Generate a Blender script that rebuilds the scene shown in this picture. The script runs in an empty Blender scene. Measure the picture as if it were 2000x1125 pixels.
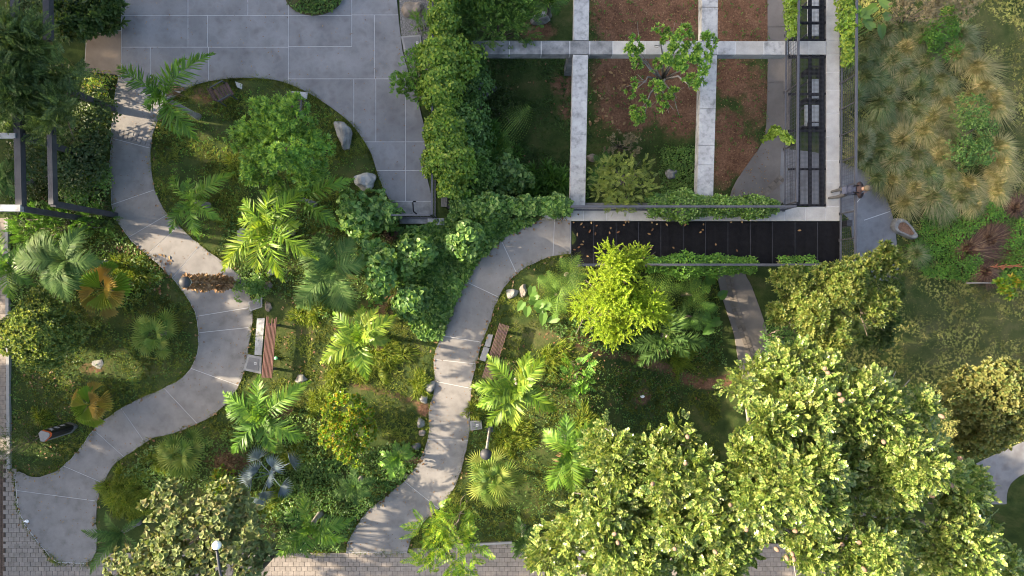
import bpy, bmesh, math, random, zlib
import numpy as np
from mathutils import Vector, Matrix, noise as mnoise

# ------------------------------------------------------------------ camera, sky, sun, exposure
F = 1334.0          # focal length in photo pixels (2000 wide)
H = 24.0            # camera height above the upper garden level
SC = bpy.context.scene
COL = SC.collection
cam_d = bpy.data.cameras.new('camera'); cam_d.sensor_width = 36; cam_d.lens = 36 * F / 2000; cam_d.clip_end = 2000
cam = bpy.data.objects.new('camera', cam_d); cam.location = (0, 0, H); COL.objects.link(cam); SC.camera = cam

SUN_EL = math.radians(24); SUN_AZ = math.radians(170)     # azimuth of the sun itself, from +X
world = bpy.data.worlds.new('World'); SC.world = world; world.use_nodes = True
wn = world.node_tree.nodes; bg = wn['Background']
sky = wn.new('ShaderNodeTexSky'); sky.sky_type = 'NISHITA'; sky.sun_disc = False
sky.air_density = 1.0; sky.dust_density = 5.0; sky.ozone_density = 0.4
sky.sun_elevation = SUN_EL; sky.sun_rotation = math.pi / 2 - SUN_AZ
world.node_tree.links.new(sky.outputs[0], bg.inputs[0]); bg.inputs[1].default_value = 0.136
sun_d = bpy.data.lights.new('sun', 'SUN'); sun_d.energy = 4.7; sun_d.angle = math.radians(1.0); sun_d.color = (1.0, 0.83, 0.60)
sun = bpy.data.objects.new('sun', sun_d); COL.objects.link(sun)
sdir = Vector((math.cos(SUN_AZ) * math.cos(SUN_EL), math.sin(SUN_AZ) * math.cos(SUN_EL), math.sin(SUN_EL)))
sun.rotation_euler = sdir.to_track_quat('Z', 'Y').to_euler()
vs = SC.view_settings; vs.view_transform = 'Standard'; vs.look = 'None'; vs.gamma = 1; vs.use_curve_mapping = False
vs.exposure = 2.0
SC.cycles.use_denoising = True; SC.cycles.denoiser = 'OPENIMAGEDENOISE'; SC.cycles.denoising_input_passes = 'RGB_ALBEDO_NORMAL'; SC.cycles.denoising_prefilter = 'ACCURATE'; SC.cycles.denoising_quality = 'HIGH'; SC.cycles.filter_width = 1.05; SC.cycles.sample_clamp_indirect = 6
SC.cycles.max_bounces = 6; SC.cycles.transparent_max_bounces = 4

RS = np.random.RandomState(7)
random.seed(7)

# ------------------------------------------------------------------ basic helpers
LOW = -2.5
def W(px, py, z=0.0):
    s = (H - z) / F
    return Vector(((px - 1000) * s, (562.5 - py) * s, z))
def PXS(z=0.0): return (H - z) / F          # metres per photo pixel at height z
def sm(a, b, x):
    t = np.clip((x - a) / (b - a), 0, 1); return t * t * (3 - 2 * t)
XA, YA = -2.36, 2.90
def g(x, y):
    x = np.asarray(x, float); y = np.asarray(y, float)
    b = LOW * sm(2.2, 7.0, x) * sm(-9.4, -8.3, y)
    a = np.where((x > XA) & (y > YA), LOW, 0.0)
    return np.minimum(a, b)
def gz(x, y): return float(g(x, y))

def mesh_np(name, V, quads=None, tris=None, smooth=False):
    me = bpy.data.meshes.new(name)
    V = np.asarray(V, np.float32).reshape(-1, 3)
    ls, st, tot = [], [], []
    n = 0
    if quads is not None and len(quads):
        q = np.asarray(quads, np.int32).reshape(-1, 4); ls.append(q.ravel()); st.append(n + np.arange(len(q)) * 4); n += q.size
    if tris is not None and len(tris):
        t = np.asarray(tris, np.int32).reshape(-1, 3); ls.append(t.ravel()); st.append(n + np.arange(len(t)) * 3); n += t.size
    ls = np.concatenate(ls); st = np.concatenate(st).astype(np.int32)
    me.vertices.add(len(V)); me.vertices.foreach_set('co', V.ravel())
    me.loops.add(len(ls)); me.loops.foreach_set('vertex_index', ls)
    me.polygons.add(len(st)); me.polygons.foreach_set('loop_start', st)
    me.polygons.foreach_set('use_smooth', np.full(len(st), smooth))
    me.update(calc_edges=True)
    return me

class MB:
    """collects numpy geometry; build() makes one mesh"""
    def __init__(s): s.v = []; s.q = []; s.t = []; s.n = 0
    def add(s, V, q=None, t=None):
        V = np.asarray(V, float).reshape(-1, 3)
        if q is not None and len(q): s.q.append(np.asarray(q) + s.n)
        if t is not None and len(t): s.t.append(np.asarray(t) + s.n)
        s.v.append(V); s.n += len(V); return s
    def mesh(s, name, smooth=False):
        return mesh_np(name, np.concatenate(s.v), np.concatenate(s.q) if s.q else None, np.concatenate(s.t) if s.t else None, smooth)
    def box(s, c, size, rz=0.0, rx=0.0):
        hx, hy, hz = size[0] / 2, size[1] / 2, size[2] / 2
        P = np.array([[x, y, z] for z in (-hz, hz) for y in (-hy, hy) for x in (-hx, hx)])
        if rx: 
            cc, ss = math.cos(rx), math.sin(rx); P = P @ np.array([[1, 0, 0], [0, cc, -ss], [0, ss, cc]]).T
        cc, ss = math.cos(rz), math.sin(rz)
        P = P @ np.array([[cc, -ss, 0], [ss, cc, 0], [0, 0, 1]]).T + np.array(c)
        return s.add(P, [[0, 2, 3, 1], [4, 5, 7, 6], [0, 1, 5, 4], [2, 6, 7, 3], [0, 4, 6, 2], [1, 3, 7, 5]])
    def bar(s, a, b, w, h):
        """box bar from a to b, w wide sideways, h thick"""
        a = np.array(a, float); b = np.array(b, float); d = b - a; L = np.linalg.norm(d); d /= L
        up = np.array([0, 0, 1.0]) if abs(d[2]) < .95 else np.array([1.0, 0, 0])
        sd = np.cross(d, up); sd /= np.linalg.norm(sd); u = np.cross(sd, d)
        P = [p + sd * sx * w / 2 + u * sz * h / 2 for p in (a, b) for sz in (-1, 1) for sx in (-1, 1)]
        return s.add(P, [[0, 1, 3, 2], [4, 6, 7, 5], [0, 4, 5, 1], [2, 3, 7, 6], [0, 2, 6, 4], [1, 5, 7, 3]])
    def tube(s, pts, rad, k=7, cap=True):
        pts = np.array(pts, float); n = len(pts); rad = np.broadcast_to(rad, (n,))
        T = np.gradient(pts, axis=0); T /= np.linalg.norm(T, axis=1)[:, None] + 1e-9
        ref = np.array([0.31, 0.17, 0.93]) if abs(T[0][2]) < .8 else np.array([0.93, 0.31, 0.1])
        A = np.cross(T, ref); A /= np.linalg.norm(A, axis=1)[:, None] + 1e-9; B = np.cross(T, A)
        th = np.arange(k) * 2 * math.pi / k
        V = (pts[:, None] + rad[:, None, None] * (np.cos(th)[None, :, None] * A[:, None] + np.sin(th)[None, :, None] * B[:, None])).reshape(-1, 3)
        q = [[i * k + j, i * k + (j + 1) % k, (i + 1) * k + (j + 1) % k, (i + 1) * k + j] for i in range(n - 1) for j in range(k)]
        t = []
        if cap:
            V = np.vstack([V, pts[-1], pts[0]]); e = n * k
            t = [[(n - 1) * k + j, (n - 1) * k + (j + 1) % k, e] for j in range(k)] + [[(j + 1) % k, j, e + 1] for j in range(k)]
        return s.add(V, q, t)
    def prism(s, poly, z0, z1):
        """vertical prism over polygon (list of xy), ccw or cw; triangulated fan by mathutils"""
        from mathutils.geometry import tessellate_polygon
        P = [Vector((p[0], p[1], 0)) for p in poly]
        area = sum(P[i].x * P[(i + 1) % len(P)].y - P[(i + 1) % len(P)].x * P[i].y for i in range(len(P)))
        if area < 0: P = P[::-1]
        n = len(P); tr = tessellate_polygon([P])
        fix = []
        for a, b, c in tr:
            ar = (P[b] - P[a]).cross(P[c] - P[a]).z
            fix.append((a, b, c) if ar > 0 else (a, c, b))
        V = [(p.x, p.y, z0) for p in P] + [(p.x, p.y, z1) for p in P]
        return s.add(V, [[i, (i + 1) % n, n + (i + 1) % n, n + i] for i in range(n)], [[a + n, b + n, c + n] for a, b, c in fix])

def obj(name, me, mat=None, parent=None, loc=(0, 0, 0), rot=None):
    if isinstance(me, MB): me = me.mesh(name)
    o = bpy.data.objects.new(name, me); COL.objects.link(o)
    if mat is not None and me is not None and not me.materials: me.materials.append(mat)
    if parent is not None: o.parent = parent
    o.location = loc
    if rot is not None: o.rotation_euler = rot
    return o
def tag(o, label=None, cat=None, group=None, kind=None):
    if label: o['label'] = label
    if cat: o['category'] = cat
    if group: o['group'] = group
    if kind: o['kind'] = kind
    return o
def reseed(t): RS.seed(zlib.crc32(t.encode()) & 0x7fffffff)
def thing(name, label, cat, loc=(0, 0, 0), rz=0.0, group=None):
    if not group: reseed(label)
    o = bpy.data.objects.new(name, None); COL.objects.link(o); o.location = loc; o.rotation_euler = (0, 0, rz)
    o.empty_display_size = 0.2
    return tag(o, label, cat, group)
def struct(name, me, mat): return tag(obj(name, me, mat), kind='structure')
def smooth(me):
    me.polygons.foreach_set('use_smooth', np.ones(len(me.polygons), bool)); return me

# ------------------------------------------------------------------ materials
def _mat(name):
    m = bpy.data.materials.new(name); m.use_nodes = True; return m, m.node_tree.nodes, m.node_tree.links, m.node_tree.nodes['Principled BSDF']
def _ramp(n, stops):
    r = n.new('ShaderNodeValToRGB'); e = r.color_ramp.elements
    while len(e) < len(stops): e.new(0.5)
    for k, (p, c) in enumerate(stops): e[k].position = p; e[k].color = (*c, 1)
    return r
def noise_mat(name, stops, scale=4, detail=6, rough=0.85, bump=0.0, bscale=60, per_obj=0.0, stretch=None, spec=0.3, streak=None, gain=1.0, grain=.10):
    stops = [(p, tuple(min(1, c * gain) for c in col)) for p, col in stops]
    m, n, l, b = _mat(name)
    pos = n.new('ShaderNodeNewGeometry'); src = pos.outputs['Position']
    if stretch:
        mp = n.new('ShaderNodeMapping'); mp.inputs['Scale'].default_value = stretch; l.new(src, mp.inputs[0]); src = mp.outputs[0]
    t = n.new('ShaderNodeTexNoise'); t.inputs['Scale'].default_value = scale; t.inputs['Detail'].default_value = detail; t.inputs['Roughness'].default_value = 0.62
    l.new(src, t.inputs['Vector'])
    r = _ramp(n, stops); l.new(t.outputs[0], r.inputs[0]); out = r.outputs[0]
    t2 = n.new('ShaderNodeTexNoise'); t2.inputs['Scale'].default_value = bscale; t2.inputs['Detail'].default_value = 3; l.new(src, t2.inputs['Vector'])
    mx = n.new('ShaderNodeMix'); mx.data_type = 'RGBA'; mx.blend_type = 'OVERLAY'; mx.inputs[0].default_value = grain
    l.new(out, mx.inputs[6]); l.new(t2.outputs[0], mx.inputs[7]); out = mx.outputs[2]
    if streak:
        t3 = n.new('ShaderNodeTexNoise'); t3.inputs['Scale'].default_value = streak[0]; t3.inputs['Detail'].default_value = 5; l.new(src, t3.inputs['Vector'])
        r3 = _ramp(n, [(streak[1], (1, 1, 1)), (streak[2], streak[3])]); l.new(t3.outputs[0], r3.inputs[0])
        m3 = n.new('ShaderNodeMix'); m3.data_type = 'RGBA'; m3.blend_type = 'MULTIPLY'; m3.inputs[0].default_value = 1
        l.new(out, m3.inputs[6]); l.new(r3.outputs[0], m3.inputs[7]); out = m3.outputs[2]
    if per_obj:
        oi = n.new('ShaderNodeObjectInfo'); mr = n.new('ShaderNodeMapRange'); mr.inputs[3].default_value = 1 - per_obj; mr.inputs[4].default_value = 1 + per_obj
        l.new(oi.outputs['Random'], mr.inputs[0])
        mm = n.new('ShaderNodeVectorMath'); mm.operation = 'SCALE'; l.new(out, mm.inputs[0]); l.new(mr.outputs[0], mm.inputs['Scale']); out = mm.outputs[0]
    l.new(out, b.inputs['Base Color']); b.inputs['Roughness'].default_value = rough; b.inputs['Specular IOR Level'].default_value = spec
    if bump:
        bp = n.new('ShaderNodeBump'); bp.inputs['Strength'].default_value = bump; bp.inputs['Distance'].default_value = 0.012
        l.new(t2.outputs[0], bp.inputs['Height']); l.new(bp.outputs[0], b.inputs['Normal'])
    return m
def plain(name, c, rough=0.5, metal=0.0, spec=0.4, var=0.15):
    d = tuple(x * (1 - var) for x in c); e = tuple(min(1, x * (1 + var)) for x in c)
    m = noise_mat(name, [(0.3, d), (0.7, e)], scale=7, rough=rough, spec=spec)
    m.node_tree.nodes['Principled BSDF'].inputs['Metallic'].default_value = metal; return m
def leaf_mat(name, cols, rough=0.42, trans=0.35, spec=0.35, tcol=1.6, patch=0.25, gain=1.35, objmix=0.0):
    cols = [tuple(min(.9, c * gain * t) for c, t in zip(col, (1.09, .985, .76))) for col in cols]
    """cols: colours spread over single leaves (random per island); translucent blade"""
    m, n, l, b = _mat(name)
    geo = n.new('ShaderNodeNewGeometry')
    k = len(cols); r = _ramp(n, [((i + .5) / k, c) for i, c in enumerate(cols)]); fac = geo.outputs['Random Per Island']
    if objmix:
        oi = n.new('ShaderNodeObjectInfo'); mo = n.new('ShaderNodeMix'); mo.inputs[0].default_value = objmix; l.new(fac, mo.inputs[2]); l.new(oi.outputs['Random'], mo.inputs[3]); fac = mo.outputs[0]
    l.new(fac, r.inputs[0])
    t = n.new('ShaderNodeTexNoise'); t.inputs['Scale'].default_value = 1.3; t.inputs['Detail'].default_value = 2; l.new(geo.outputs['Position'], t.inputs['Vector'])
    mr = n.new('ShaderNodeMapRange'); mr.inputs[1].default_value = .3; mr.inputs[2].default_value = .7; mr.inputs[3].default_value = 1 - patch; mr.inputs[4].default_value = 1 + patch
    l.new(t.outputs[0], mr.inputs[0])
    mm = n.new('ShaderNodeVectorMath'); mm.operation = 'SCALE'; l.new(r.outputs[0], mm.inputs[0]); l.new(mr.outputs[0], mm.inputs['Scale'])
    l.new(mm.outputs[0], b.inputs['Base Color']); b.inputs['Roughness'].default_value = rough; b.inputs['Specular IOR Level'].default_value = spec
    tr = n.new('ShaderNodeBsdfTranslucent'); tm = n.new('ShaderNodeVectorMath'); tm.operation = 'MULTIPLY'; tm.inputs[1].default_value = (tcol * 1.05, tcol, tcol * .5)
    l.new(mm.outputs[0], tm.inputs[0]); l.new(tm.outputs[0], tr.inputs[0])
    ms = n.new('ShaderNodeMixShader'); ms.inputs[0].default_value = trans
    l.new(b.outputs[0], ms.inputs[1]); l.new(tr.outputs[0], ms.inputs[2]); l.new(ms.outputs[0], n['Material Output'].inputs[0])
    return m

M = {}
M['slab'] = noise_mat('plaza_concrete', [(0.28, (.132, .134, .143)), (0.5, (.20, .203, .214)), (0.72, (.255, .257, .268))], scale=1.3, rough=.8, bump=.04, bscale=40, per_obj=.09, streak=(2.6, .5, .72, (.62, .60, .60)), gain=0.88)
M['path'] = noise_mat('path_concrete', [(0.28, (.18, .170, .163)), (0.5, (.235, .223, .214)), (0.72, (.28, .266, .254))], scale=1.5, rough=.85, bump=.05, bscale=40, per_obj=.06, streak=(3.1, .5, .74, (.78, .77, .76)), gain=0.83)
M['joint'] = plain('joint_mortar', (.45, .45, .45), .9)
M['lowpath'] = noise_mat('low_path_concrete', [(0.3, (.20, .18, .165)), (0.7, (.29, .26, .24))], scale=1.4, rough=.9, bump=.06, bscale=40, gain=0.62)
M['sandpath'] = noise_mat('sandy_concrete', [(0.3, (.26, .20, .15)), (0.7, (.36, .29, .23))], scale=2, rough=.9, bump=.2, bscale=100, gain=0.7)
M['paver'] = noise_mat('paver_concrete', [(0.3, (.205, .18, .158)), (0.7, (.305, .268, .235))], scale=5, rough=.9, bump=.2, bscale=80, per_obj=.14, gain=0.8)
M['dirtjoint'] = plain('paver_joint_dirt', (.055, .048, .042), .95)
M['tactile'] = noise_mat('tactile_brown', [(0.3, (.13, .09, .07)), (0.7, (.21, .15, .115))], scale=9, rough=.9, bump=.4, bscale=120, gain=0.6)
M['conc'] = noise_mat('beam_concrete', [(0.2, (.12, .125, .13)), (0.45, (.36, .37, .38)), (0.8, (.52, .53, .54))], scale=2.2, detail=10, rough=.9, bump=.2, bscale=18, streak=(6, .5, .75, (.55, .55, .56)), gain=.86)
M['conc2'] = noise_mat('dark_stained_concrete', [(0.3, (.10, .105, .11)), (0.6, (.27, .275, .28)), (0.85, (.50, .50, .50))], scale=2.6, detail=10, rough=.9, bump=.2, bscale=18, gain=0.8)
M['walk'] = noise_mat('walkway_concrete', [(0.3, (.30, .295, .28)), (0.7, (.42, .41, .395))], scale=2.5, rough=.85, bump=.05, bscale=40, per_obj=.06, gain=0.95)
M['kerb'] = noise_mat('kerb_concrete', [(0.3, (.36, .36, .36)), (0.7, (.5, .5, .49))], scale=4, rough=.9, bump=.3, gain=0.6)
M['wall'] = noise_mat('retaining_concrete', [(0.3, (.12, .12, .12)), (0.7, (.3, .3, .3))], scale=3, rough=.9, bump=.3, gain=0.6)
M['steel'] = noise_mat('painted_steel', [(0.3, (.155, .165, .20)), (0.7, (.205, .215, .255))], scale=5, rough=.5, gain=0.36)
M['dsteel'] = noise_mat('dark_steel', [(0.3, (.028, .029, .034)), (0.7, (.05, .05, .058))], scale=6, rough=.5)
M['black'] = noise_mat('black_grating', [(0.3, (.006, .006, .007)), (0.7, (.012, .012, .014))], scale=6, rough=.6, spec=.08)
M['pgsteel'] = noise_mat('pergola_steel', [(0.3, (.055, .058, .072)), (0.7, (.10, .105, .12))], scale=4, rough=.6, gain=0.55)
M['wood'] = noise_mat('bench_wood', [(0.3, (.06, .035, .035)), (0.7, (.14, .085, .08))], scale=3, rough=.7, stretch=(9, 1, 1), per_obj=.2, gain=0.8)
M['redwood'] = noise_mat('red_bench_wood', [(0.3, (.09, .04, .038)), (0.7, (.20, .10, .085))], scale=3, rough=.7, stretch=(9, 1, 1), per_obj=.2, gain=0.8)
M['iron'] = plain('bench_iron', (.05, .06, .065), .5)
M['rock'] = noise_mat('grey_rock', [(0.25, (.13, .13, .125)), (0.5, (.30, .295, .28)), (0.75, (.46, .45, .43))], scale=3.5, detail=10, rough=.95, bump=.7, bscale=22, gain=0.66)
M['whiterock'] = noise_mat('white_rock', [(0.25, (.25, .25, .25)), (0.5, (.50, .49, .47)), (0.75, (.66, .65, .63))], scale=3.5, detail=10, rough=.95, bump=.7, bscale=22, gain=0.62)
M['tanrock'] = noise_mat('tan_rock', [(0.25, (.14, .115, .095)), (0.5, (.30, .25, .205)), (0.75, (.42, .36, .31))], scale=3, detail=10, rough=.95, bump=.7, bscale=20, gain=0.68)
M['darkrock'] = noise_mat('dark_rock', [(0.25, (.05, .052, .06)), (0.75, (.13, .13, .14))], scale=3, rough=.95, bump=.6, bscale=22)
M['bark'] = noise_mat('bark', [(0.3, (.09, .07, .055)), (0.7, (.23, .19, .155))], scale=8, rough=.95, bump=.6, bscale=40)
M['palebark'] = noise_mat('pale_bark', [(0.3, (.22, .20, .18)), (0.7, (.44, .41, .38))], scale=6, rough=.95, bump=.5, bscale=40, gain=0.7)
M['stem'] = plain('green_stem', (.10, .15, .05), .6)
M['ground'] = None
# leaves
L = {}
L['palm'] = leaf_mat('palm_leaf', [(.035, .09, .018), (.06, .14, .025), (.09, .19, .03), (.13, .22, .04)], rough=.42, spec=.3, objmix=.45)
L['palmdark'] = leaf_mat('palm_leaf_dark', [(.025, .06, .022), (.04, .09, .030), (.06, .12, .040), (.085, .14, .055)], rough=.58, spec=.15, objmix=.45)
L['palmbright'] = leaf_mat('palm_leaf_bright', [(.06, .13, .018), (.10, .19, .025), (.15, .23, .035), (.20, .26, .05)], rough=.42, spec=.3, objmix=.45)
L['fan'] = leaf_mat('fan_leaf', [(.04, .085, .025), (.065, .125, .036), (.10, .155, .05), (.15, .19, .07)], rough=.5, spec=.2, gain=1.9, objmix=.35)
L['fanyellow'] = leaf_mat('fan_leaf_yellow', [(.05, .11, .016), (.09, .145, .02), (.13, .15, .03), (.15, .12, .04)], rough=.5, objmix=.75, spec=.2, gain=1.9)
L['fanblue'] = leaf_mat('fan_leaf_blue', [(.075, .125, .20), (.10, .155, .24), (.145, .205, .30)], rough=.5, trans=.15, tcol=1.0, gain=1.0)
L['fern'] = leaf_mat('fern_leaf', [(.05, .11, .02), (.075, .15, .028), (.11, .19, .035)], rough=.5, gain=1.7)
L['ferndark'] = leaf_mat('fern_leaf_dark', [(.03, .085, .018), (.05, .12, .024)], rough=.5, gain=1.6)
L['big'] = leaf_mat('big_tree_leaf', [(.037, .073, .021), (.066, .117, .032), (.100, .157, .046), (.134, .184, .062), (.158, .188, .078)], rough=.28, spec=.6, trans=.28, gain=1.68, patch=.28)
L['olive'] = leaf_mat('olive_leaf', [(.045, .085, .024), (.08, .125, .034), (.12, .165, .05), (.16, .185, .07)], rough=.4, spec=.35)
L['spike'] = leaf_mat('spike_leaf', [(.09, .16, .018), (.14, .22, .028), (.20, .27, .04)], rough=.5, trans=.4, gain=1.6)
L['bush'] = leaf_mat('bush_leaf', [(.045, .105, .025), (.07, .14, .035), (.095, .165, .045)], rough=.35, spec=.5, gain=1.6)
L['bushlime'] = leaf_mat('lime_bush_leaf', [(.05, .12, .016), (.08, .17, .02), (.12, .21, .025), (.17, .24, .03), (.20, .16, .025)], rough=.35, spec=.5)
L['round'] = leaf_mat('heart_leaf', [(.03, .075, .022), (.045, .11, .03), (.075, .15, .045), (.12, .20, .07)], rough=.42, gain=1.65)
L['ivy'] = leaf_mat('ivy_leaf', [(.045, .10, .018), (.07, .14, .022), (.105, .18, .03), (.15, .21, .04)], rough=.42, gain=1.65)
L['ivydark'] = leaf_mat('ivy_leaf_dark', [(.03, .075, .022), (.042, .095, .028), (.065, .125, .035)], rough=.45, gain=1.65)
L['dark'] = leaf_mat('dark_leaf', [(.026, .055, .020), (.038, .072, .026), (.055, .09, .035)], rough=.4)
L['darkfeather'] = leaf_mat('dark_feather_leaf', [(.028, .055, .022), (.045, .08, .03), (.07, .11, .045)], rough=.45, gain=1.7)
L['green'] = leaf_mat('fresh_leaf', [(.045, .12, .025), (.065, .16, .032), (.10, .21, .04)], rough=.42, spec=.3)
L['pinn'] = leaf_mat('pinnate_leaf', [(.045, .115, .016), (.07, .15, .022), (.10, .185, .028), (.15, .215, .03)], rough=.4)
L['clump'] = leaf_mat('clump_leaf', [(.05, .12, .035), (.075, .165, .045), (.11, .21, .055), (.16, .26, .06)], rough=.45, gain=1.6)
L['dome'] = leaf_mat('dome_leaf', [(.045, .085, .03), (.075, .125, .042), (.115, .165, .055), (.16, .195, .065)], rough=.42, gain=1.5)
L['lime'] = leaf_mat('lime_leaf', [(.07, .14, .02), (.11, .19, .03)], rough=.4)
L['broad'] = leaf_mat('broad_grey_leaf', [(.08, .12, .055), (.10, .145, .07), (.125, .165, .085), (.145, .18, .10), (.13, .135, .08)], rough=.6, trans=.2, spec=.15, patch=.15, gain=1.3)
L['feather'] = leaf_mat('feather_leaf', [(.08, .13, .038), (.115, .165, .05), (.15, .195, .065)], rough=.5)
L['brownleaf'] = leaf_mat('yellow_brown_leaf', [(.09, .105, .045), (.115, .14, .055), (.145, .15, .06), (.08, .125, .05)], rough=.5, gain=1.25)
L['grey'] = leaf_mat('grey_twiggy_leaf', [(.15, .14, .10), (.22, .20, .15)], rough=.7, trans=.1)
L['dead'] = leaf_mat('dead_leaf', [(.16, .10, .06), (.24, .16, .11), (.33, .24, .17)], rough=.8, trans=.1, gain=.75)
L['fallen'] = leaf_mat('fallen_leaf', [(.20, .13, .07), (.28, .19, .11), (.34, .27, .17), (.22, .10, .05), (.12, .07, .04)], rough=.7, trans=.05, gain=.75)
L['grass'] = leaf_mat('grass_blade', [(.034, .056, .014), (.05, .078, .018), (.07, .096, .023), (.09, .106, .03)], rough=.7, spec=.1, trans=.3, patch=.55, gain=1.7)
L['shadegrass'] = leaf_mat('shaded_grass_blade', [(.022, .055, .014), (.032, .075, .018), (.045, .09, .022)], rough=.6, trans=.3)  # darker green carries the sunken garden's shade in the blade colour
L['lawn'] = leaf_mat('lawn_blade', [(.085, .105, .038), (.10, .118, .045), (.12, .13, .058), (.135, .135, .07)], rough=.7, spec=.1, trans=.25, patch=.5, gain=2.3)
L['weed'] = leaf_mat('tall_grass_blade', [(.06, .11, .012), (.10, .16, .018), (.16, .20, .03)], rough=.55, trans=.35)
L['tuft'] = leaf_mat('tuft_blade', [(.07, .10, .048), (.10, .13, .068), (.14, .155, .095), (.19, .185, .135)], rough=.6, trans=.3, gain=2.05)
L['tuft2'] = leaf_mat('tuft_blade_green', [(.05, .085, .04), (.075, .11, .052), (.105, .135, .07), (.145, .155, .10)], rough=.6, trans=.3, gain=2.05)
L['tuft3'] = leaf_mat('tuft_blade_straw', [(.10, .12, .055), (.15, .155, .08), (.20, .19, .11), (.25, .23, .15)], rough=.6, trans=.3, gain=2.05)
L['reddry'] = leaf_mat('red_dry_stem', [(.05, .027, .025), (.07, .04, .036), (.10, .06, .05), (.20, .15, .11)], rough=.7, trans=.1, gain=1.0)

# ------------------------------------------------------------------ outlines of the setting, in photo pixels at their own level
def interp(poly, step=8.0):
    out = []
    for (a, b) in zip(poly[:-1], poly[1:]):
        n = max(1, int(math.hypot(b[0] - a[0], b[1] - a[1]) / step))
        for k in range(n): out.append((a[0] + (b[0] - a[0]) * k / n, a[1] + (b[1] - a[1]) * k / n))
    out.append(poly[-1]); return out
def spline(poly, step=9.0):
    """Catmull-Rom through the points, dense"""
    P = [np.array(p, float) for p in poly]; P = [2 * P[0] - P[1]] + P + [2 * P[-1] - P[-2]]; out = []
    for i in range(1, len(P) - 2):
        n = max(1, int(np.linalg.norm(P[i + 1] - P[i]) / step))
        for k in range(n):
            t = k / n
            out.append(tuple(.5 * (2 * P[i] + (P[i + 1] - P[i - 1]) * t + (2 * P[i - 1] - 5 * P[i] + 4 * P[i + 1] - P[i + 2]) * t * t + (3 * P[i] - P[i - 1] - 3 * P[i + 1] + P[i + 2]) * t ** 3)))
    out.append(tuple(P[-2])); return out
A_L = spline([(232, 150), (223, 200), (218, 260), (215, 320), (219, 400), (234, 440), (265, 478), (300, 508), (335, 542), (365, 580), (383, 617), (388, 660), (382, 700), (360, 735), (320, 758), (275, 778), (228, 803), (190, 832), (160, 870), (132, 904), (100, 924), (65, 932), (30, 922), (33, 958), (36, 995), (60, 1040), (92, 1080), (112, 1098)])
A_R = spline([(318, 215), (299, 258), (294, 310), (300, 360), (320, 410), (350, 442), (392, 480), (438, 513), (470, 542), (488, 580), (493, 620), (488, 660), (482, 700), (470, 745), (440, 790), (400, 820), (350, 842), (300, 856), (260, 880), (226, 905), (205, 935), (192, 970), (187, 1010), (190, 1050), (184, 1085), (172, 1101)])
B_L = spline([(1115, 431), (1062, 429), (1020, 445), (978, 468), (945, 500), (915, 540), (895, 580), (875, 625), (860, 665), (848, 692), (848, 720), (850, 745), (845, 775), (838, 802), (838, 835), (832, 870), (816, 905), (790, 940), (750, 972), (712, 1005), (692, 1035), (680, 1060), (676, 1080)])
B_R = spline([(1115, 496), (1080, 500), (1040, 515), (1010, 535), (985, 560), (970, 590), (958, 625), (942, 668), (930, 710), (922, 748), (918, 790), (918, 830), (912, 870), (903, 910), (888, 950), (865, 985), (840, 1007), (815, 1035), (800, 1060), (795, 1080)])
def ragged(P, amp=1.4, seed=0):
    Q = np.array(P); k = np.arange(len(Q)); nz_ = np.stack([np.sin(k * 1.7 + seed) + np.sin(k * .83 + 2 * seed) + np.sin(k * 3.1 + seed * 3), np.cos(k * 1.3 + seed) + np.sin(k * .71 + seed) + np.cos(k * 2.7)], 1) * amp / 3
    nz_[0] = nz_[-1] = 0; return [tuple(q) for q in Q + nz_]
A_L, A_R, B_L, B_R = ragged(A_L, 1.6, 1), ragged(A_R, 1.6, 2), ragged(B_L, 1.5, 3), ragged(B_R, 1.5, 4)
ISL_TOP = spline([(318, 215), (345, 186), (380, 166), (430, 155), (480, 152), (530, 155), (562, 163), (600, 180), (640, 205), (680, 236), (705, 266), (725, 300), (738, 340), (752, 375), (768, 402), (778, 421)])
PLAZA = [(237, -60), (237, 60), (170, 62), (165, 140), (228, 146), (232, 150)] + ISL_TOP + [(842, 421), (842, 380), (834, 345), (831, 300), (829, 250), (815, 190), (800, 150), (786, 100), (780, 50), (775, 0), (775, -60)]
def inside(poly, X, Y):
    poly = np.asarray(poly, float); c = np.zeros(np.shape(X), bool); n = len(poly); j = n - 1
    for i in range(n):
        xi, yi = poly[i]; xj, yj = poly[j]
        k = ((yi > Y) != (yj > Y)) & (X < (xj - xi) * (Y - yi) / (yj - yi + 1e-12) + xi); c ^= k; j = i
    return c
def wpoly(poly, z): return [tuple(W(p[0], p[1], z))[:2] for p in poly]
PA = wpoly(A_L + A_R[::-1], 0); PB = wpoly(B_L + B_R[::-1], 0); PP = wpoly(PLAZA, 0)
LOWP = spline([(1498, -60), (1499, 100), (1497, 230), (1490, 275), (1462, 318), (1432, 365), (1418, 420), (1402, 520), (1405, 560), (1420, 610), (1434, 655), (1442, 705), (1455, 760)]), \
       spline([(1546, -60), (1545, 100), (1543, 230), (1542, 330), (1530, 392), (1490, 430), (1455, 520), (1468, 560), (1487, 612), (1501, 660), (1510, 700), (1530, 760)])
PL = wpoly(LOWP[0] + LOWP[1][::-1], LOW)
RPATH = [(1525, 290), (1600, 300), (1655, 322), (1692, 338), (1722, 372), (1742, 420), (1750, 470), (1750, 540), (1700, 540), (1668, 480), (1650, 420), (1560, 400), (1525, 390)]
PR = wpoly(spline(RPATH + RPATH[:1]), LOW)
BRPATH = [(1905, 905), (1950, 885), (2040, 850), (2040, 905), (1990, 930), (1968, 955), (1966, 1000), (1975, 1050), (1920, 1050), (1925, 990), (1928, 945)]
PBR = wpoly(spline(BRPATH + BRPATH[:1]), LOW)
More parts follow.
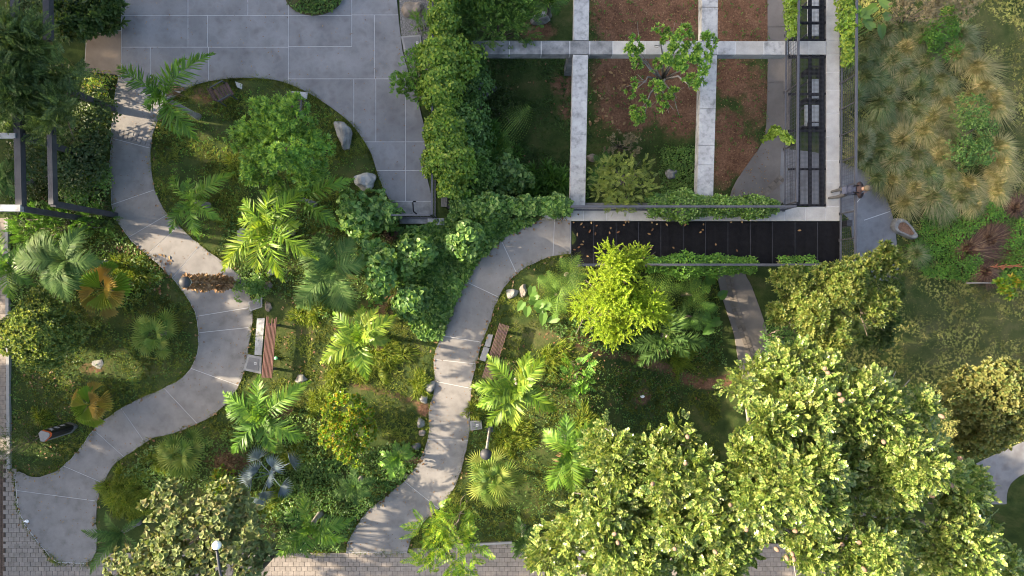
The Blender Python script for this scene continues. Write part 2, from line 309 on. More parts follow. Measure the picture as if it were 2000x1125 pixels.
PAVE = [(-60, 920), (27, 920), (34, 995), (62, 1042), (95, 1082), (112, 1099), (172, 1102), (200, 1083), (560, 1081), (690, 1079), (800, 1079), (930, 1066), (1060, 1062), (1700, 1062), (1700, 1180), (-60, 1180)]
PPV = wpoly(PAVE, 0)
def on_hard(X, Y, margin=0.0):
    c = inside(PA, X, Y) | inside(PB, X, Y) | inside(PP, X, Y) | inside(PPV, X, Y)
    c |= inside(PL, X, Y) | inside(PR, X, Y) | inside(PBR, X, Y)
    k = W(14, 0)[0]
    return c | (X < k)

# ------------------------------------------------------------------ ground sheet
def axis(lo, hi, step, far):
    a = np.arange(lo, hi + 1e-6, step); e = np.geomspace(step * 2, far, 16)
    return np.concatenate([lo - e[::-1], a, hi + e])
gx = axis(-19.5, 20.5, 0.15, 400); gy = axis(-11.5, 11.8, 0.15, 400)
# snap two grid lines onto the retaining walls
GX, GY = np.meshgrid(gx, gy); GZ = g(GX, GY)
hard = on_hard(GX, GY)
GZn = GZ + np.where(hard, -0.03, 0.02 * np.sin(GX * 2.1 + np.cos(GY * 1.7)) + 0.018 * np.sin(GY * 3.3 + GX))
nx, ny = len(gx), len(gy)
idx = np.arange(nx * ny).reshape(ny, nx)
quads = np.stack([idx[:-1, :-1], idx[:-1, 1:], idx[1:, 1:], idx[1:, :-1]], -1).reshape(-1, 4)
gme = mesh_np('ground', np.stack([GX, GY, GZn], -1).reshape(-1, 3), quads, smooth=True)
# soil (bare red earth), dry (straw coloured turf) and moss masks
def blob_mask(blobs):
    m = np.zeros_like(GX)
    for (px, py, rx, ry, v, z) in blobs:
        c = W(px, py, z); s = PXS(z)
        d = ((GX - c[0]) / (rx * s)) ** 2 + ((GY - c[1]) / (ry * s)) ** 2
        m = np.maximum(m, v * np.exp(-d * d * .7))
    return m
SOIL = [(1265, 30, 105, 85, 1.0, LOW), (1260, 150, 100, 70, 1.0, LOW), (1330, 190, 55, 75, .95, LOW), (1225, 215, 60, 45, .85, LOW), (1450, 40, 60, 75, 1.0, LOW), (1430, 150, 40, 45, .8, LOW), (1475, 190, 35, 70, .6, LOW), (1420, 250, 35, 40, .8, LOW), (1440, 300, 45, 40, .95, LOW),
        (1410, 340, 25, 35, .6, LOW), (1100, 165, 30, 28, .6, LOW), (1110, 215, 22, 20, .6, LOW), (1050, 60, 40, 22, .6, LOW),
        (830, 800, 18, 14, .8, 0), 
        (400, 185, 32, 28, .5, 0), (630, 460, 28, 22, .5, 0), (1130, 660, 50, 14, .4, 0), (720, 445, 34, 20, .5, 0), (745, 590, 40, 40, .45, 0), (1930, 470, 70, 60, .7, LOW), (1255, 775, 22, 18, .7, -1.5), (560, 640, 14, 40, .3, 0),  (180, 720, 30, 14, .5, 0), (530, 1000, 60, 40, .4, 0), (450, 900, 50, 35, .6, 0)]
def track(line, r, v, z): return [(p[0], p[1], r, r * .8, v, z) for p in spline(line, 12)]
SOIL += track([(1130, 672), (1180, 690), (1240, 700)], 13, .55, -.6) + track([(1240, 700), (1300, 720), (1340, 735)], 15, .62, -1.6) + track([(1340, 738), (1380, 750), (1430, 742)], 17, .68, LOW) + track([(655, 730), (700, 752), (760, 768), (820, 790)], 11, .5, 0)
DRY = [(1930, 130, 40, 150, .8, LOW), (2010, 200, 60, 160, .8, LOW), (1940, 620, 100, 70, .8, LOW), (1850, 660, 80, 90, .7, LOW), (1990, 700, 70, 60, .8, LOW), (1040, 655, 60, 30, .6, 0), (560, 560, 45, 40, .5, 0), (560, 650, 60, 90, .35, 0), (600, 740, 60, 40, .4, 0), (560, 180, 45, 18, .5, 0), (430, 230, 60, 50, .35, 0), (700, 230, 24, 50, .3, 0), (280, 490, 60, 30, .5, 0), (370, 600, 20, 60, .3, 0), (330, 770, 60, 12, .3, 0)]
for nm, bl in (('soil', SOIL), ('dry', DRY)):
    at = gme.attributes.new(nm, 'FLOAT', 'POINT'); at.data.foreach_set('value', blob_mask(bl).astype(np.float32).ravel())
SOILM, DRYM = blob_mask(SOIL), blob_mask(DRY)
def sample_mask(Mk, X, Y):
    i = np.clip(np.searchsorted(gx, X), 0, nx - 1); j = np.clip(np.searchsorted(gy, Y), 0, ny - 1); return Mk[j, i]
def ground_material():
    m, n, l, b = _mat('ground_soil_and_turf')
    pos = n.new('ShaderNodeNewGeometry').outputs['Position']
    def nz(s, d=6):
        t = n.new('ShaderNodeTexNoise'); t.inputs['Scale'].default_value = s; t.inputs['Detail'].default_value = d; t.inputs['Roughness'].default_value = .65; l.new(pos, t.inputs['Vector']); return t.outputs[0]
    def mix(f, a, c):
        mx = n.new('ShaderNodeMix'); mx.data_type = 'RGBA'; l.new(f, mx.inputs[0])
        l.new(a, mx.inputs[6]); l.new(c, mx.inputs[7]); return mx.outputs[2]
    n1, n2, n3 = nz(1.6, 10), nz(14), nz(45)
    gr = _ramp(n, [(.28, (.018, .034, .010)), (.5, (.040, .060, .017)), (.66, (.078, .082, .03)), (.8, (.10, .085, .042))]); l.new(n1, gr.inputs[0])
    lo_ = n.new('ShaderNodeMath'); lo_.operation = 'MULTIPLY_ADD'; lo_.inputs[1].default_value = .75; lo_.inputs[2].default_value = -.375; l.new(nz(1.9, 5), lo_.inputs[0]); sm_ = n.new('ShaderNodeMath'); sm_.operation = 'ADD'; l.new(n2, sm_.inputs[0]); l.new(lo_.outputs[0], sm_.inputs[1])
    so = _ramp(n, [(.25, (.065, .035, .022)), (.5, (.135, .072, .044)), (.75, (.215, .125, .08))]); l.new(sm_.outputs[0], so.inputs[0])
    dr = _ramp(n, [(.3, (.04, .056, .018)), (.5, (.068, .076, .028)), (.7, (.115, .105, .05))]); l.new(n1, dr.inputs[0])
    def att(nm, lo, hi):
        a = n.new('ShaderNodeAttribute'); a.attribute_name = nm
        ad = n.new('ShaderNodeMath'); ad.operation = 'ADD'; l.new(a.outputs['Fac'], ad.inputs[0])
        sb = n.new('ShaderNodeMath'); sb.operation = 'MULTIPLY_ADD'; sb.inputs[1].default_value = .9; sb.inputs[2].default_value = -.45; l.new(nz(5), sb.inputs[0]); l.new(sb.outputs[0], ad.inputs[1])
        r = n.new('ShaderNodeMapRange'); r.inputs[1].default_value = lo; r.inputs[2].default_value = hi; l.new(ad.outputs[0], r.inputs[0]); return r.outputs[0]
    c = mix(att('dry', .2, .8), gr.outputs[0], dr.outputs[0]); c = mix(att('soil', .3, .6), c, so.outputs[0])
    mx = n.new('ShaderNodeMix'); mx.data_type = 'RGBA'; mx.blend_type = 'OVERLAY'; mx.inputs[0].default_value = .7; l.new(c, mx.inputs[6]); l.new(n3, mx.inputs[7])
    l.new(mx.outputs[2], b.inputs['Base Color']); b.inputs['Roughness'].default_value = 1; b.inputs['Specular IOR Level'].default_value = .1
    bp = n.new('ShaderNodeBump'); bp.inputs['Strength'].default_value = .6; bp.inputs['Distance'].default_value = .03; l.new(n2, bp.inputs['Height']); l.new(bp.outputs[0], b.inputs['Normal'])
    return m
struct('ground', gme, ground_material())

# ------------------------------------------------------------------ paths in slabs with recessed pale joints
def clip_rect(poly, x0, y0, x1, y1):
    def cut(P, f, inter):
        out = []
        for i in range(len(P)):
            a, b = P[i - 1], P[i]; ia, ib = f(a), f(b)
            if ib:
                if not ia: out.append(inter(a, b))
                out.append(b)
            elif ia: out.append(inter(a, b))
        return out
    def ix(v): return lambda a, b: (v, a[1] + (b[1] - a[1]) * (v - a[0]) / (b[0] - a[0]))
    def iy(v): return lambda a, b: (a[0] + (b[0] - a[0]) * (v - a[1]) / (b[1] - a[1]), v)
    for f, i in ((lambda p: p[0] >= x0, ix(x0)), (lambda p: p[0] <= x1, ix(x1)), (lambda p: p[1] >= y0, iy(y0)), (lambda p: p[1] <= y1, iy(y1))):
        poly = cut(poly, f, i)
        if len(poly) < 3: return []
    out = []
    for p in poly:
        if not out or math.hypot(p[0] - out[-1][0], p[1] - out[-1][1]) > .05: out.append(p)
    return out
def slab(poly_px, z, top, mat, parent, name='slab', th=0.06):
    w = wpoly(poly_px, z + top); return obj(name, MB().prism(w, z + top - th, z + top).mesh(name), mat, parent)

def strip_path(name, left, right, joints, z, mat, jm, gap=1.0, top=0.03):
    base = struct(name, MB().prism(wpoly(left + right[::-1], z), z - .06, z + top - .006).mesh(name), jm)
    def near(poly, p): return int(np.argmin([math.hypot(q[0] - p[0], q[1] - p[1]) for q in poly]))
    marks = [(0, 0, left[0], right[0])] + [(near(left, a), near(right, b), left[near(left, a)], right[near(right, b)]) for a, b in joints] + [(len(left) - 1, len(right) - 1, left[-1], right[-1])]
    for (i0, j0, a0, b0), (i1, j1, a1, b1) in zip(marks[:-1], marks[1:]):
        d0 = np.array(b0) - np.array(a0); n0 = np.array([-d0[1], d0[0]]) / np.linalg.norm(d0)
        mid = np.array(left[(i0 + i1) // 2])
        def shift(p, n, ref):
            n = n if np.dot(np.array(ref) - np.array(p), n) > 0 else -n
            return (p[0] + n[0] * gap * .5, p[1] + n[1] * gap * .5)
        d1 = np.array(b1) - np.array(a1); n1 = np.array([-d1[1], d1[0]]) / np.linalg.norm(d1)
        cen = (np.array(a0) + np.array(b0) + np.array(a1) + np.array(b1)) / 4
        P = [shift(a0, n0, cen)] + list(left[i0 + 1:i1]) + [shift(a1, n1, cen), shift(b1, n1, cen)] + list(right[j0 + 1:j1])[::-1] + [shift(b0, n0, cen)]
        slab(P, z, top, mat, base)
    return base
JA = [((216, 250), (297, 277)), ((216, 270), (295, 292)), ((219, 398), (303, 372)), ((258, 463), (322, 416)), ((284, 501), (338, 450)), ((336, 540), (394, 481)), ((386, 618), (490, 596)), ((388, 648), (489, 638)), ((377, 720), (466, 757)), ((321, 757), (384, 828)), ((240, 795), (285, 866)), ((183, 835), (245, 891)), ((121, 914), (203, 948)), ((32, 955), (187, 983))]
path_a = strip_path('garden_path', A_L, A_R, JA, 0, M['path'], M['joint'])
JB = [((1079, 430), (1078, 500)), ((978, 470), (1012, 533)), ((907, 547), (974, 583)), ((874, 656), (941, 673)), ((848, 702), (931, 715)), ((850, 749), (922, 755)), ((836, 857), (913, 863)), ((795, 940), (860, 990))]
path_b = strip_path('garden_path', B_L, B_R, JB, 0, M['path'], M['joint'])

# plaza slabs
plaza = struct('plaza', MB().prism(wpoly(PLAZA, 0), -.06, .024).mesh('plaza'), M['joint'])
CELLS = [(237, -60, 367, 30), (367, -60, 484, 30), (484, -60, 563, 30), (563, -60, 687, 30), (687, -60, 790, 29), (237, 30, 367, 92), (367, 30, 405, 92), (405, 30, 563, 92), (563, 30, 687, 91), (687, 29, 731, 154), (731, 29, 810, 154),
         (160, 60, 237, 148), (237, 92, 294, 230), (294, 92, 407, 230), (407, 92, 563, 170), (563, 91, 688, 154), (563, 154, 691, 260), (691, 154, 734, 277), (734, 154, 792, 277), (792, 154, 845, 277), (700, 277, 792, 333), (792, 277, 850, 333), (720, 333, 792, 393), (792, 333, 850, 393), (740, 393, 850, 425)]
for i, c in enumerate(CELLS):
    P = clip_rect(PLAZA, c[0] + .55, c[1] + .55, c[2] - .55, c[3] - .55)
    if len(P) >= 3: slab(P, 0, .03, M['sandpath'] if i == 11 else (M['conc2'] if i == 24 else M['slab']), plaza)

# lower paths
lowp = struct('lower_path', MB().prism(PL, LOW - .05, LOW + .03).mesh('lower_path'), M['lowpath'])
rp = struct('lower_path', MB().prism(PR, LOW - .05, LOW + .034).mesh('lower_path'), M['slab'])
brp = struct('lower_path', MB().prism(PBR, LOW - .05, LOW + .03).mesh('lower_path'), M['slab'])
for a, b in (((1668, 402), (1707, 356)), ((1688, 430), (1738, 413))):
    p, q = W(*a, LOW + .045), W(*b, LOW + .045)
    obj('joint_strip', MB().bar(p, q, .03, .01).mesh('joint_strip'), M['joint'], rp)
for y in (52, 160, 260):
    p, q = W(1499, y, LOW + .04), W(1543, y - 1, LOW + .04); obj('joint_strip', MB().bar(p, q, .02, .01).mesh('joint_strip'), M['lowpath'], lowp)
# cobble inlays
M['cobble'] = noise_mat('cobble_stone', [(0.3, (.15, .13, .11)), (0.7, (.25, .215, .185))], scale=6, rough=.95, bump=.4, bscale=50, per_obj=.25, gain=.75)
def cobbles(line, z, rows, pitch, w, parent, mat, name='cobble'):
    P = [np.array(W(*p, z)[:2]) for p in spline(line, 3)]
    me = MB().box((0, 0, 0), (pitch * .86, w * .86, .03)).mesh(name); me.materials.append(mat)
    acc = 0
    for a, b in zip(P[:-1], P[1:]):
        d = b - a; L_ = np.linalg.norm(d); 
        if L_ < 1e-6: continue
        d /= L_; nrm = np.array([-d[1], d[0]]); acc += L_
        if acc >= pitch:
            acc -= pitch
            for r in range(rows):
                off = (r - (rows - 1) / 2) * w
                c = b + nrm * off
                o = obj(name, me, None, parent, (c[0], c[1], z + .008 + RS.uniform(-.004, .006))); o.rotation_euler = (0, 0, math.atan2(d[1], d[0]) + RS.uniform(-.06, .06))
cobbles([(1424, 530), (1430, 575), (1442, 620), (1457, 665), (1474, 715)], LOW + .03, 2, .165, .15, lowp, M['cobble'])
cobbles([(1472, 392), (1492, 378), (1512, 362), (1530, 345)], LOW + .03, 2, .165, .15, lowp, M['cobble'])
M['tile'] = noise_mat('path_tile', [(0.3, (.14, .135, .135)), (0.7, (.21, .205, .205))], scale=6, rough=.95, bump=.3, per_obj=.1)
cobbles([(219, 259), (256, 266), (294, 279)], .028, 2, .165, .155, path_a, M['tile'], 'tile')

# brick paving, one object for each of the first 300 pavers in view
pave = struct('brick_pavement', MB().prism(PPV, -.06, .006).mesh('brick_pavement'), M['dirtjoint'])
pm = MB().box((0, 0, 0), (.182, .152, .05))
bmm = pm.mesh('brick'); bmm.materials.append(M['paver'])
rest = MB(); cnt = 0
kerbx = W(14, 0)[0]
pts = []
for r, py in enumerate(np.arange(1066, 1150, 8.9)):
    for px in np.arange(-20 + (r % 2) * 5.3, 1640, 10.7): pts.append((px, py))
for r, py in enumerate(np.arange(430, 1066, 8.9)):
    for px in np.arange(-20 + (r % 2) * 5.3, 115, 10.7): pts.append((px, py))
PAVEW = np.array(PPV)
for px, py in pts:
    w = W(px, py)
    left = px < 12.3 and py < 925
    ins = any(bool(inside(PPV, np.array(w[0] + dx), np.array(w[1] + dy))) for dx in (-.08, .08) for dy in (-.065, .065)) and not bool(inside(PA, np.array(w[0]), np.array(w[1])))
    if not (ins or left): continue
    if px < 12 and py > 900: continue
    vis = -5 < px < 1065 and py < 1128 and not (235 < px < 520 and py > 950)
    if vis and cnt < 300:
        cnt += 1
        o = obj('brick', bmm, None, pave, (w[0], w[1], -.003 + RS.uniform(-.003, .003))); o.rotation_euler = (RS.uniform(-.02, .02), RS.uniform(-.02, .02), RS.uniform(-.02, .02))
    else: rest.box((w[0], w[1], -.003), (.182, .152, .05))
tag(obj('bricks', rest.mesh('bricks'), M['paver'], pave), kind='stuff')
tb = MB()
for py in np.arange(895, 1140, 3.4):
    for px in np.arange(-18, 13, 6.2): w = W(px, py); tb.box((w[0], w[1], -.004), (.1, .05, .05))
tag(obj('tactile_strips', tb.mesh('tactile_strips'), M['tactile'], pave), kind='stuff')
left_pave = struct('pavement', MB().prism(wpoly([(-900, 432), (8, 432), (11, 920), (-900, 920)], 0), -.06, .004).mesh('pavement'), M['dirtjoint'])
# pale kerb between the brick footway and the bed
kb = struct('kerb', MB().prism(wpoly([(9, 432), (15, 432), (19, 916), (13, 916)], .12), -.05, .12).mesh('kerb'), M['kerb'])
struct('kerb', MB().prism(wpoly([(930, 1062), (1000, 1058), (1000, 1062), (930, 1066)], .1), -.05, .10).mesh('kerb'), M['kerb'])

# ------------------------------------------------------------------ retaining walls, concrete beams, walkway
def box_between(a, b, w, h, ztop):
    p, q = W(*a, ztop), W(*b, ztop); p.z = q.z = ztop - h / 2
    return p, q
rw = thing('retaining_wall', 'stained concrete retaining wall under the ivy, right of the plaza', 'wall', (XA, 6, 0))
obj('wall_face', MB().box((0, 0, 0), (.22, 7.2 - .2, 2.8)).mesh('wall_face'), M['wall'], rw, (-.02, 0.35, -1.35))
rw2 = thing('retaining_wall', 'concrete retaining wall under the stepped ivy along the sunken bed', 'wall', (1, YA, 0))
obj('wall_face', MB().box((0, 0, 0), (8.6, .2, 2.5)).mesh('wall_face'), M['wall'], rw2, (1.0, 0, -1.30))
pe = thing('plaza_end_wall', 'cracked white-topped concrete wall end below the plaza railing', 'wall', W(820, 430))
for (a, b, zz, mt) in (((781, 424), (840, 437), .05, 'conc2'), ((836, 427), (868, 440), .10, 'conc')):
    p, q = W(a[0], a[1]), W(b[0], b[1]); o = MB().box(((p.x + q.x) / 2, (p.y + q.y) / 2, zz - .3), (abs(q.x - p.x), abs(p.y - q.y), .6))
    x = obj('wall_top', o.mesh('wall_top'), M[mt]); x.parent = pe; x.matrix_parent_inverse = Matrix.Translation(-W(820, 430))

perg = thing('concrete_pergola', 'weathered pale concrete beams crossing above the sunken red-soil garden', 'pergola', (0, 0, 0))
def beam_run(p0, p1, cuts, width, h, ztop, mats, parent, name='beam_segment', gap=.012, jm=None):
    a, b = W(*p0, ztop), W(*p1, ztop); d = (b - a); Ln = d.length; d.normalize()
    ts = [0] + cuts + [1]
    for k, (t0, t1) in enumerate(zip(ts[:-1], ts[1:])):
        p = a + d * (t0 * Ln + gap); q = a + d * (t1 * Ln - gap)
        p.z = q.z = ztop - h / 2
        me = MB().bar(p, q, width, h).mesh(name)
        o = obj(name, me, M[mats[k % len(mats)]], parent)
    if jm: obj('joint_filler', MB().bar(Vector((a.x, a.y, ztop - h / 2 - .004)), Vector((b.x, b.y, ztop - h / 2 - .004)), width - .012, h).mesh('joint_filler'), M[jm], parent)
def fr(lo, hi, xs): return [(x - lo) / (hi - lo) for x in xs]
beam_run((1137, -60), (1135, 79), [], .53, .45, .012, ['conc'], perg)
beam_run((1134, 107), (1128, 402), fr(107, 402, [262]), .53, .45, .012, ['conc'], perg, gap=.004)
beam_run((1387, -60), (1386, 79), fr(-60, 79, [14]), .56, .45, .012, ['conc'], perg)
beam_run((1385, 107), (1377, 391), fr(107, 391, [212, 284, 322]), .56, .45, .012, ['conc'], perg, gap=.006)
beam_run((905, 92.5), (1539, 93.5), fr(905, 1539, [995, 1057, 1113, 1152, 1197, 1260, 1330, 1402, 1437, 1492]), .47, .45, .0, ['conc2', 'conc2', 'conc2', 'conc2', 'conc2', 'walk', 'walk', 'conc', 'conc', 'walk', 'conc'], perg, gap=.014, jm='joint')
for px, py in ((1116, 118),):
    p = W(px, py, -1.2); obj('column', MB().box((p.x, p.y, -1.5), (.34, .34, 2.1)).mesh('column'), M['conc2'], perg)

wk = thing('elevated_walkway', 'concrete-edged elevated walkway with black steel grating floor', 'walkway', (0, 0, 0))
def wslab(x0, y0, x1, y1, top=0.02, th=.22, mat='walk', name='slab'):
    a, b = W(x0, y0, top), W(x1, y1, top); e = .01
    return obj(name, MB().box(((a.x + b.x) / 2, (a.y + b.y) / 2, top - th / 2), (abs(b.x - a.x) - 2.6 * e, abs(a.y - b.y) - 2.6 * e, th)).mesh(name), M[mat], wk)
ys = [-40, -8, 33, 80, 107, 141, 176, 222, 267, 313, 357, 403]
for y0, y1 in zip(ys[:-1], ys[1:]): wslab(1613.5, y0, 1640, y1)
xs = [1058, 1098, 1140, 1185, 1230, 1276, 1322, 1367, 1410, 1455, 1501, 1533, 1573, 1613, 1640]
for x0, x1 in zip(xs[:-1], xs[1:]): wslab(x0, 404, x1, 432)
for x0, x1 in ((1541, 1559), (1559, 1580), (1580, 1613)): wslab(x0, 80, x1, 107)
jf = MB()
for (x0, y0, x1, y1) in ((1614, -40, 1639.5, 431), (1058.5, 404.5, 1614, 431.5), (1541.5, 80.5, 1613, 106.5)):
    a, b = W(x0, y0), W(x1, y1); jf.box(((a.x + b.x) / 2, (a.y + b.y) / 2, -.09), (abs(b.x - a.x), abs(a.y - b.y), .2))
obj('joint_filler', jf.mesh('joint_filler'), M['joint'], wk)
# black grating platform: panels made of real bars
x0, x1, y0, y1 = 1116, 1640, 432.5, 516
pw = (W(x1, 0)[0] - W(x0, 0)[0]) / 12; ph = W(0, y0)[1] - W(0, y1)[1]
gb = MB()
for i in range(21): gb.box(((i - 10) * (pw - .03) / 20, 0, 0), (.031, ph, .03))
for j in range(40): gb.box((0, (j - 19.5) * (ph - .02) / 39, -.006), (pw - .012, .024, .02))
gme_ = gb.mesh('grating_panel'); gme_.materials.append(M['black'])
for i in range(12):
    c = W((x0 + x1) / 2, (y0 + y1) / 2); cx = W(x0, 0)[0] + (i + .5) * pw
    obj('grating_panel', gme_, None, wk, (cx, c.y, -.01))
for i in range(13):
    cx = W(x0, 0)[0] + i * pw; cy = W(0, (y0 + y1) / 2)[1]
    obj('support_bar', MB().box((cx, cy, -.06), (.014, ph, .14)).mesh('support_bar'), M['dsteel'], wk)
for yy in (455, 478, 497): a, b = W(x0, yy), W(x1, yy); obj('support_bar', MB().bar(a + Vector((0, 0, -.14)), b + Vector((0, 0, -.14)), .06, .08).mesh('support_bar'), M['black'], wk)
# long grating of the north-south arm: heavy frame over fine mesh
for (ya, yb, rows) in ((107.5, 402.5, (183, 255, 330)), (-40, 79.5, (13, 44))):
    A, B = W(1541, ya), W(1613, yb)
    for px_, wd in ((1560, .10), (1583, .09), (1606, .14)):
        a, b = W(px_, ya), W(px_, yb); obj('frame_bar', MB().bar(a + Vector((0, 0, -.05)), b + Vector((0, 0, -.05)), wd, .1).mesh('frame_bar'), M['black'], wk)
    for py_ in rows + (ya + 3, yb - 2):
        a, b = W(1541, py_), W(1613, py_); obj('frame_bar', MB().bar(a + Vector((0, 0, -.055)), b + Vector((0, 0, -.055)), .07, .09).mesh('frame_bar'), M['black'], wk)
    fm = MB(); x = A.x
    while x < B.x: fm.box((x, (A.y + B.y) / 2, 0), (.006, A.y - B.y, .006)); x += .045
    y = B.y
    while y < A.y: fm.box(((A.x + B.x) / 2, y, .004), (B.x - A.x, .006, .006)); y += .045
    tag(obj('fine_mesh', fm.mesh('fine_mesh'), M['dsteel'], wk), kind='stuff')
for px, py in ((1636, 440), (1300, 508), (1480, 508), (1636, 130)):
    p = W(px, py, -1.2); obj('column', MB().box((p.x, p.y, -1.45), (.2, .2, 2.3)).mesh('column'), M['dsteel'], wk)

def railing(label, a, b, h=1.1, post=1.9, wires=True, zb=0.0, foot=True, rail_w=.075, wire_gap=.1):
    A, B = W(*a, zb), W(*b, zb); r = thing('railing', label, 'railing', A); d = B - A; Ln = d.length; d.normalize()
    obj('top_rail', MB().bar((0, 0, h), d * Ln + Vector((0, 0, h)), rail_w, .045).mesh('top_rail'), M['steel'], r)
    obj('bottom_rail', MB().bar((0, 0, .07), d * Ln + Vector((0, 0, .07)), .05, .04).mesh('bottom_rail'), M['steel'], r)
    n = max(1, int(round(Ln / post)))
    for i in range(n + 1):
        p = d * (Ln * i / n); m = MB().box((p.x, p.y, h / 2 - .01), (.035, .035, h - .04))
        if foot: m.box((p.x, p.y, .02), (.1, .1, .05))
        obj('post', m.mesh('post'), M['dsteel'], r)
    if wires:
        w = MB(); k = 0
        for z in np.arange(.15, h - .02, wire_gap): w.bar((0, 0, z), d * Ln + Vector((0, 0, z)), .008, .008)
        t = 0
        while t < Ln: p = d * t; w.bar((p.x, p.y, .07), (p.x, p.y, h - .02), .006, .006); t += .12
        tag(obj('wire_infill', w.mesh('wire_infill'), M['dsteel'], r), kind='stuff')
    return r
railing('blue-grey railing along the left side of the walkway arm', (1535, -40), (1531, 402), wire_gap=.14)
railing('blue-grey railing the person leans on, right side of the walkway', (1643, -40), (1640, 520), wire_gap=.14, post=.95)
railing('thin blue-grey railing above the ivy along the long walkway', (1110, 410.5), (1530, 410.5), wire_gap=.2)
railing('thin blue-grey railing along the lower edge of the black grating', (1130, 519), (1600, 519), wire_gap=.2)
r = railing('dark blue-grey railing at the end of the plaza', (772, 426), (846, 426), h=1.0, wire_gap=.3, rail_w=.05)
railing('blue-grey railing half buried in ivy beside the plaza', (850, 425), (852, -40), h=1.0, wire_gap=.3, rail_w=.06)
hr = thing('handrail', 'short black bent handrail standing on the plaza end slab', 'handrail', W(814, 418))
obj('rail_tube', smooth(MB().tube([(0, 0, 0), (0, 0, .75), (0, .04, .82), (-.02, .30, .82), (.0, .34, .80), (.08, .34, .78)], .022).mesh('rail_tube')), M['black'], hr)

# ------------------------------------------------------------------ steel pergola at the upper left
ZP = 3.3
sp = thing('steel_pergola', 'dark steel pergola frame under the feathery trees, upper left', 'pergola', W(120, 300))
iv = Matrix.Translation(-W(120, 300))
def ppart(name, m, mat): o = obj(name, m.mesh(name), M[mat], sp); o.matrix_parent_inverse = iv; return o
def tp(px, py, z=ZP): return W(px, py, z)
for a, b, w in (((33, 40), (41, 404), .20), ((93, -60), (95, 80), .19), ((98, 150), (104, 400), .15), ((28, -60), (30, 40), .14)):
    ppart('beam', MB().bar(tp(*a), tp(*b), w, .22), 'pgsteel')
for a, b, w in (((-60, 264), (34, 266), .14), ((-60, 406), (44, 407), .20)): ppart('cross_beam', MB().bar(tp(*a, ZP + .06), tp(*b, ZP + .06), w, .2), 'conc')
for px, py in ((44, 266), (44, 408), (98, 160), (104, 398)):
    p = tp(px, py); ppart('post', MB().box((p.x, p.y, ZP / 2), (.17, .17, ZP)), 'pgsteel')

# ------------------------------------------------------------------ plant geometry
def nrm(a): return a / (np.linalg.norm(a, axis=-1, keepdims=True) + 1e-9)
def rdir(n): return nrm(RS.normal(size=(n, 3)))
def leaves(mb, P, D, N, Ln, Wd, shape='hex', fold=.18, droop=0.0):
    """one folded leaf for each row"""
    P = np.asarray(P, float); n = len(P)
    if n == 0: return
    D = nrm(D); N = nrm(N - (N * D).sum(-1, keepdims=True) * D); S = np.cross(D, N)
    Ln = np.broadcast_to(Ln, (n,))[:, None]; Wd = np.broadcast_to(Wd, (n,))[:, None]
    b = np.arange(n)[:, None]
    dz = np.array([0, 0, -1.0]) * Ln * droop
    if shape == 'diamond':
        m = P + D * Ln * .45
        V = np.stack([P, m + S * Wd * .5 + N * Wd * fold, P + D * Ln + dz, m - S * Wd * .5 + N * Wd * fold], 1)
        mb.add(V.reshape(-1, 3), t=np.concatenate([b * 4 + [0, 1, 2], b * 4 + [0, 2, 3]]))
    elif shape == 'hex':
        m1, m2 = P + D * Ln * .25 + dz * .1, P + D * Ln * .68 + dz * .5
        V = np.stack([P, m1 + S * Wd * .42 + N * Wd * fold, m2 + S * Wd * .45 + N * Wd * fold, P + D * Ln + dz, m2 - S * Wd * .45 + N * Wd * fold, m1 - S * Wd * .42 + N * Wd * fold], 1)
        mb.add(V.reshape(-1, 3), q=np.concatenate([b * 6 + [0, 1, 2, 3], b * 6 + [0, 3, 4, 5]]))
    elif shape == 'heart':
        m0, m1, m2 = P - D * Ln * .14, P + D * Ln * .2, P + D * Ln * .62 + dz * .5
        V = np.stack([P, m0 + S * Wd * .28 + N * Wd * fold * .6, m1 + S * Wd * .5 + N * Wd * fold, m2 + S * Wd * .36 + N * Wd * fold * .7, P + D * Ln + dz, m2 - S * Wd * .36 + N * Wd * fold * .7, m1 - S * Wd * .5 + N * Wd * fold, m0 - S * Wd * .28 + N * Wd * fold * .6], 1)
        mb.add(V.reshape(-1, 3), q=np.concatenate([b * 8 + [0, 1, 2, 3], b * 8 + [0, 5, 6, 7]]), t=np.concatenate([b * 8 + [0, 3, 4], b * 8 + [0, 4, 5]]))
    elif shape == 'strip':
        m = P + D * Ln * .5 + dz * .25
        V = np.stack([P + S * Wd * .3, P - S * Wd * .3, m - S * Wd * .5, m + S * Wd * .5, P + D * Ln + dz], 1)
        mb.add(V.reshape(-1, 3), q=b * 5 + [0, 1, 2, 3], t=b * 5 + [3, 2, 4])
    elif shape == 'blade':
        V = np.stack([P + S * Wd * .5, P - S * Wd * .5, P + D * Ln + dz], 1)
        mb.add(V.reshape(-1, 3), t=b * 3 + [0, 1, 2])
def perp(A):
    ref = np.where(np.abs(A[:, 2:3]) < .9, np.array([[0, 0, 1.0]]), np.array([[1.0, 0, 0]]))
    X = nrm(np.cross(A, ref)); return X, np.cross(A, X)
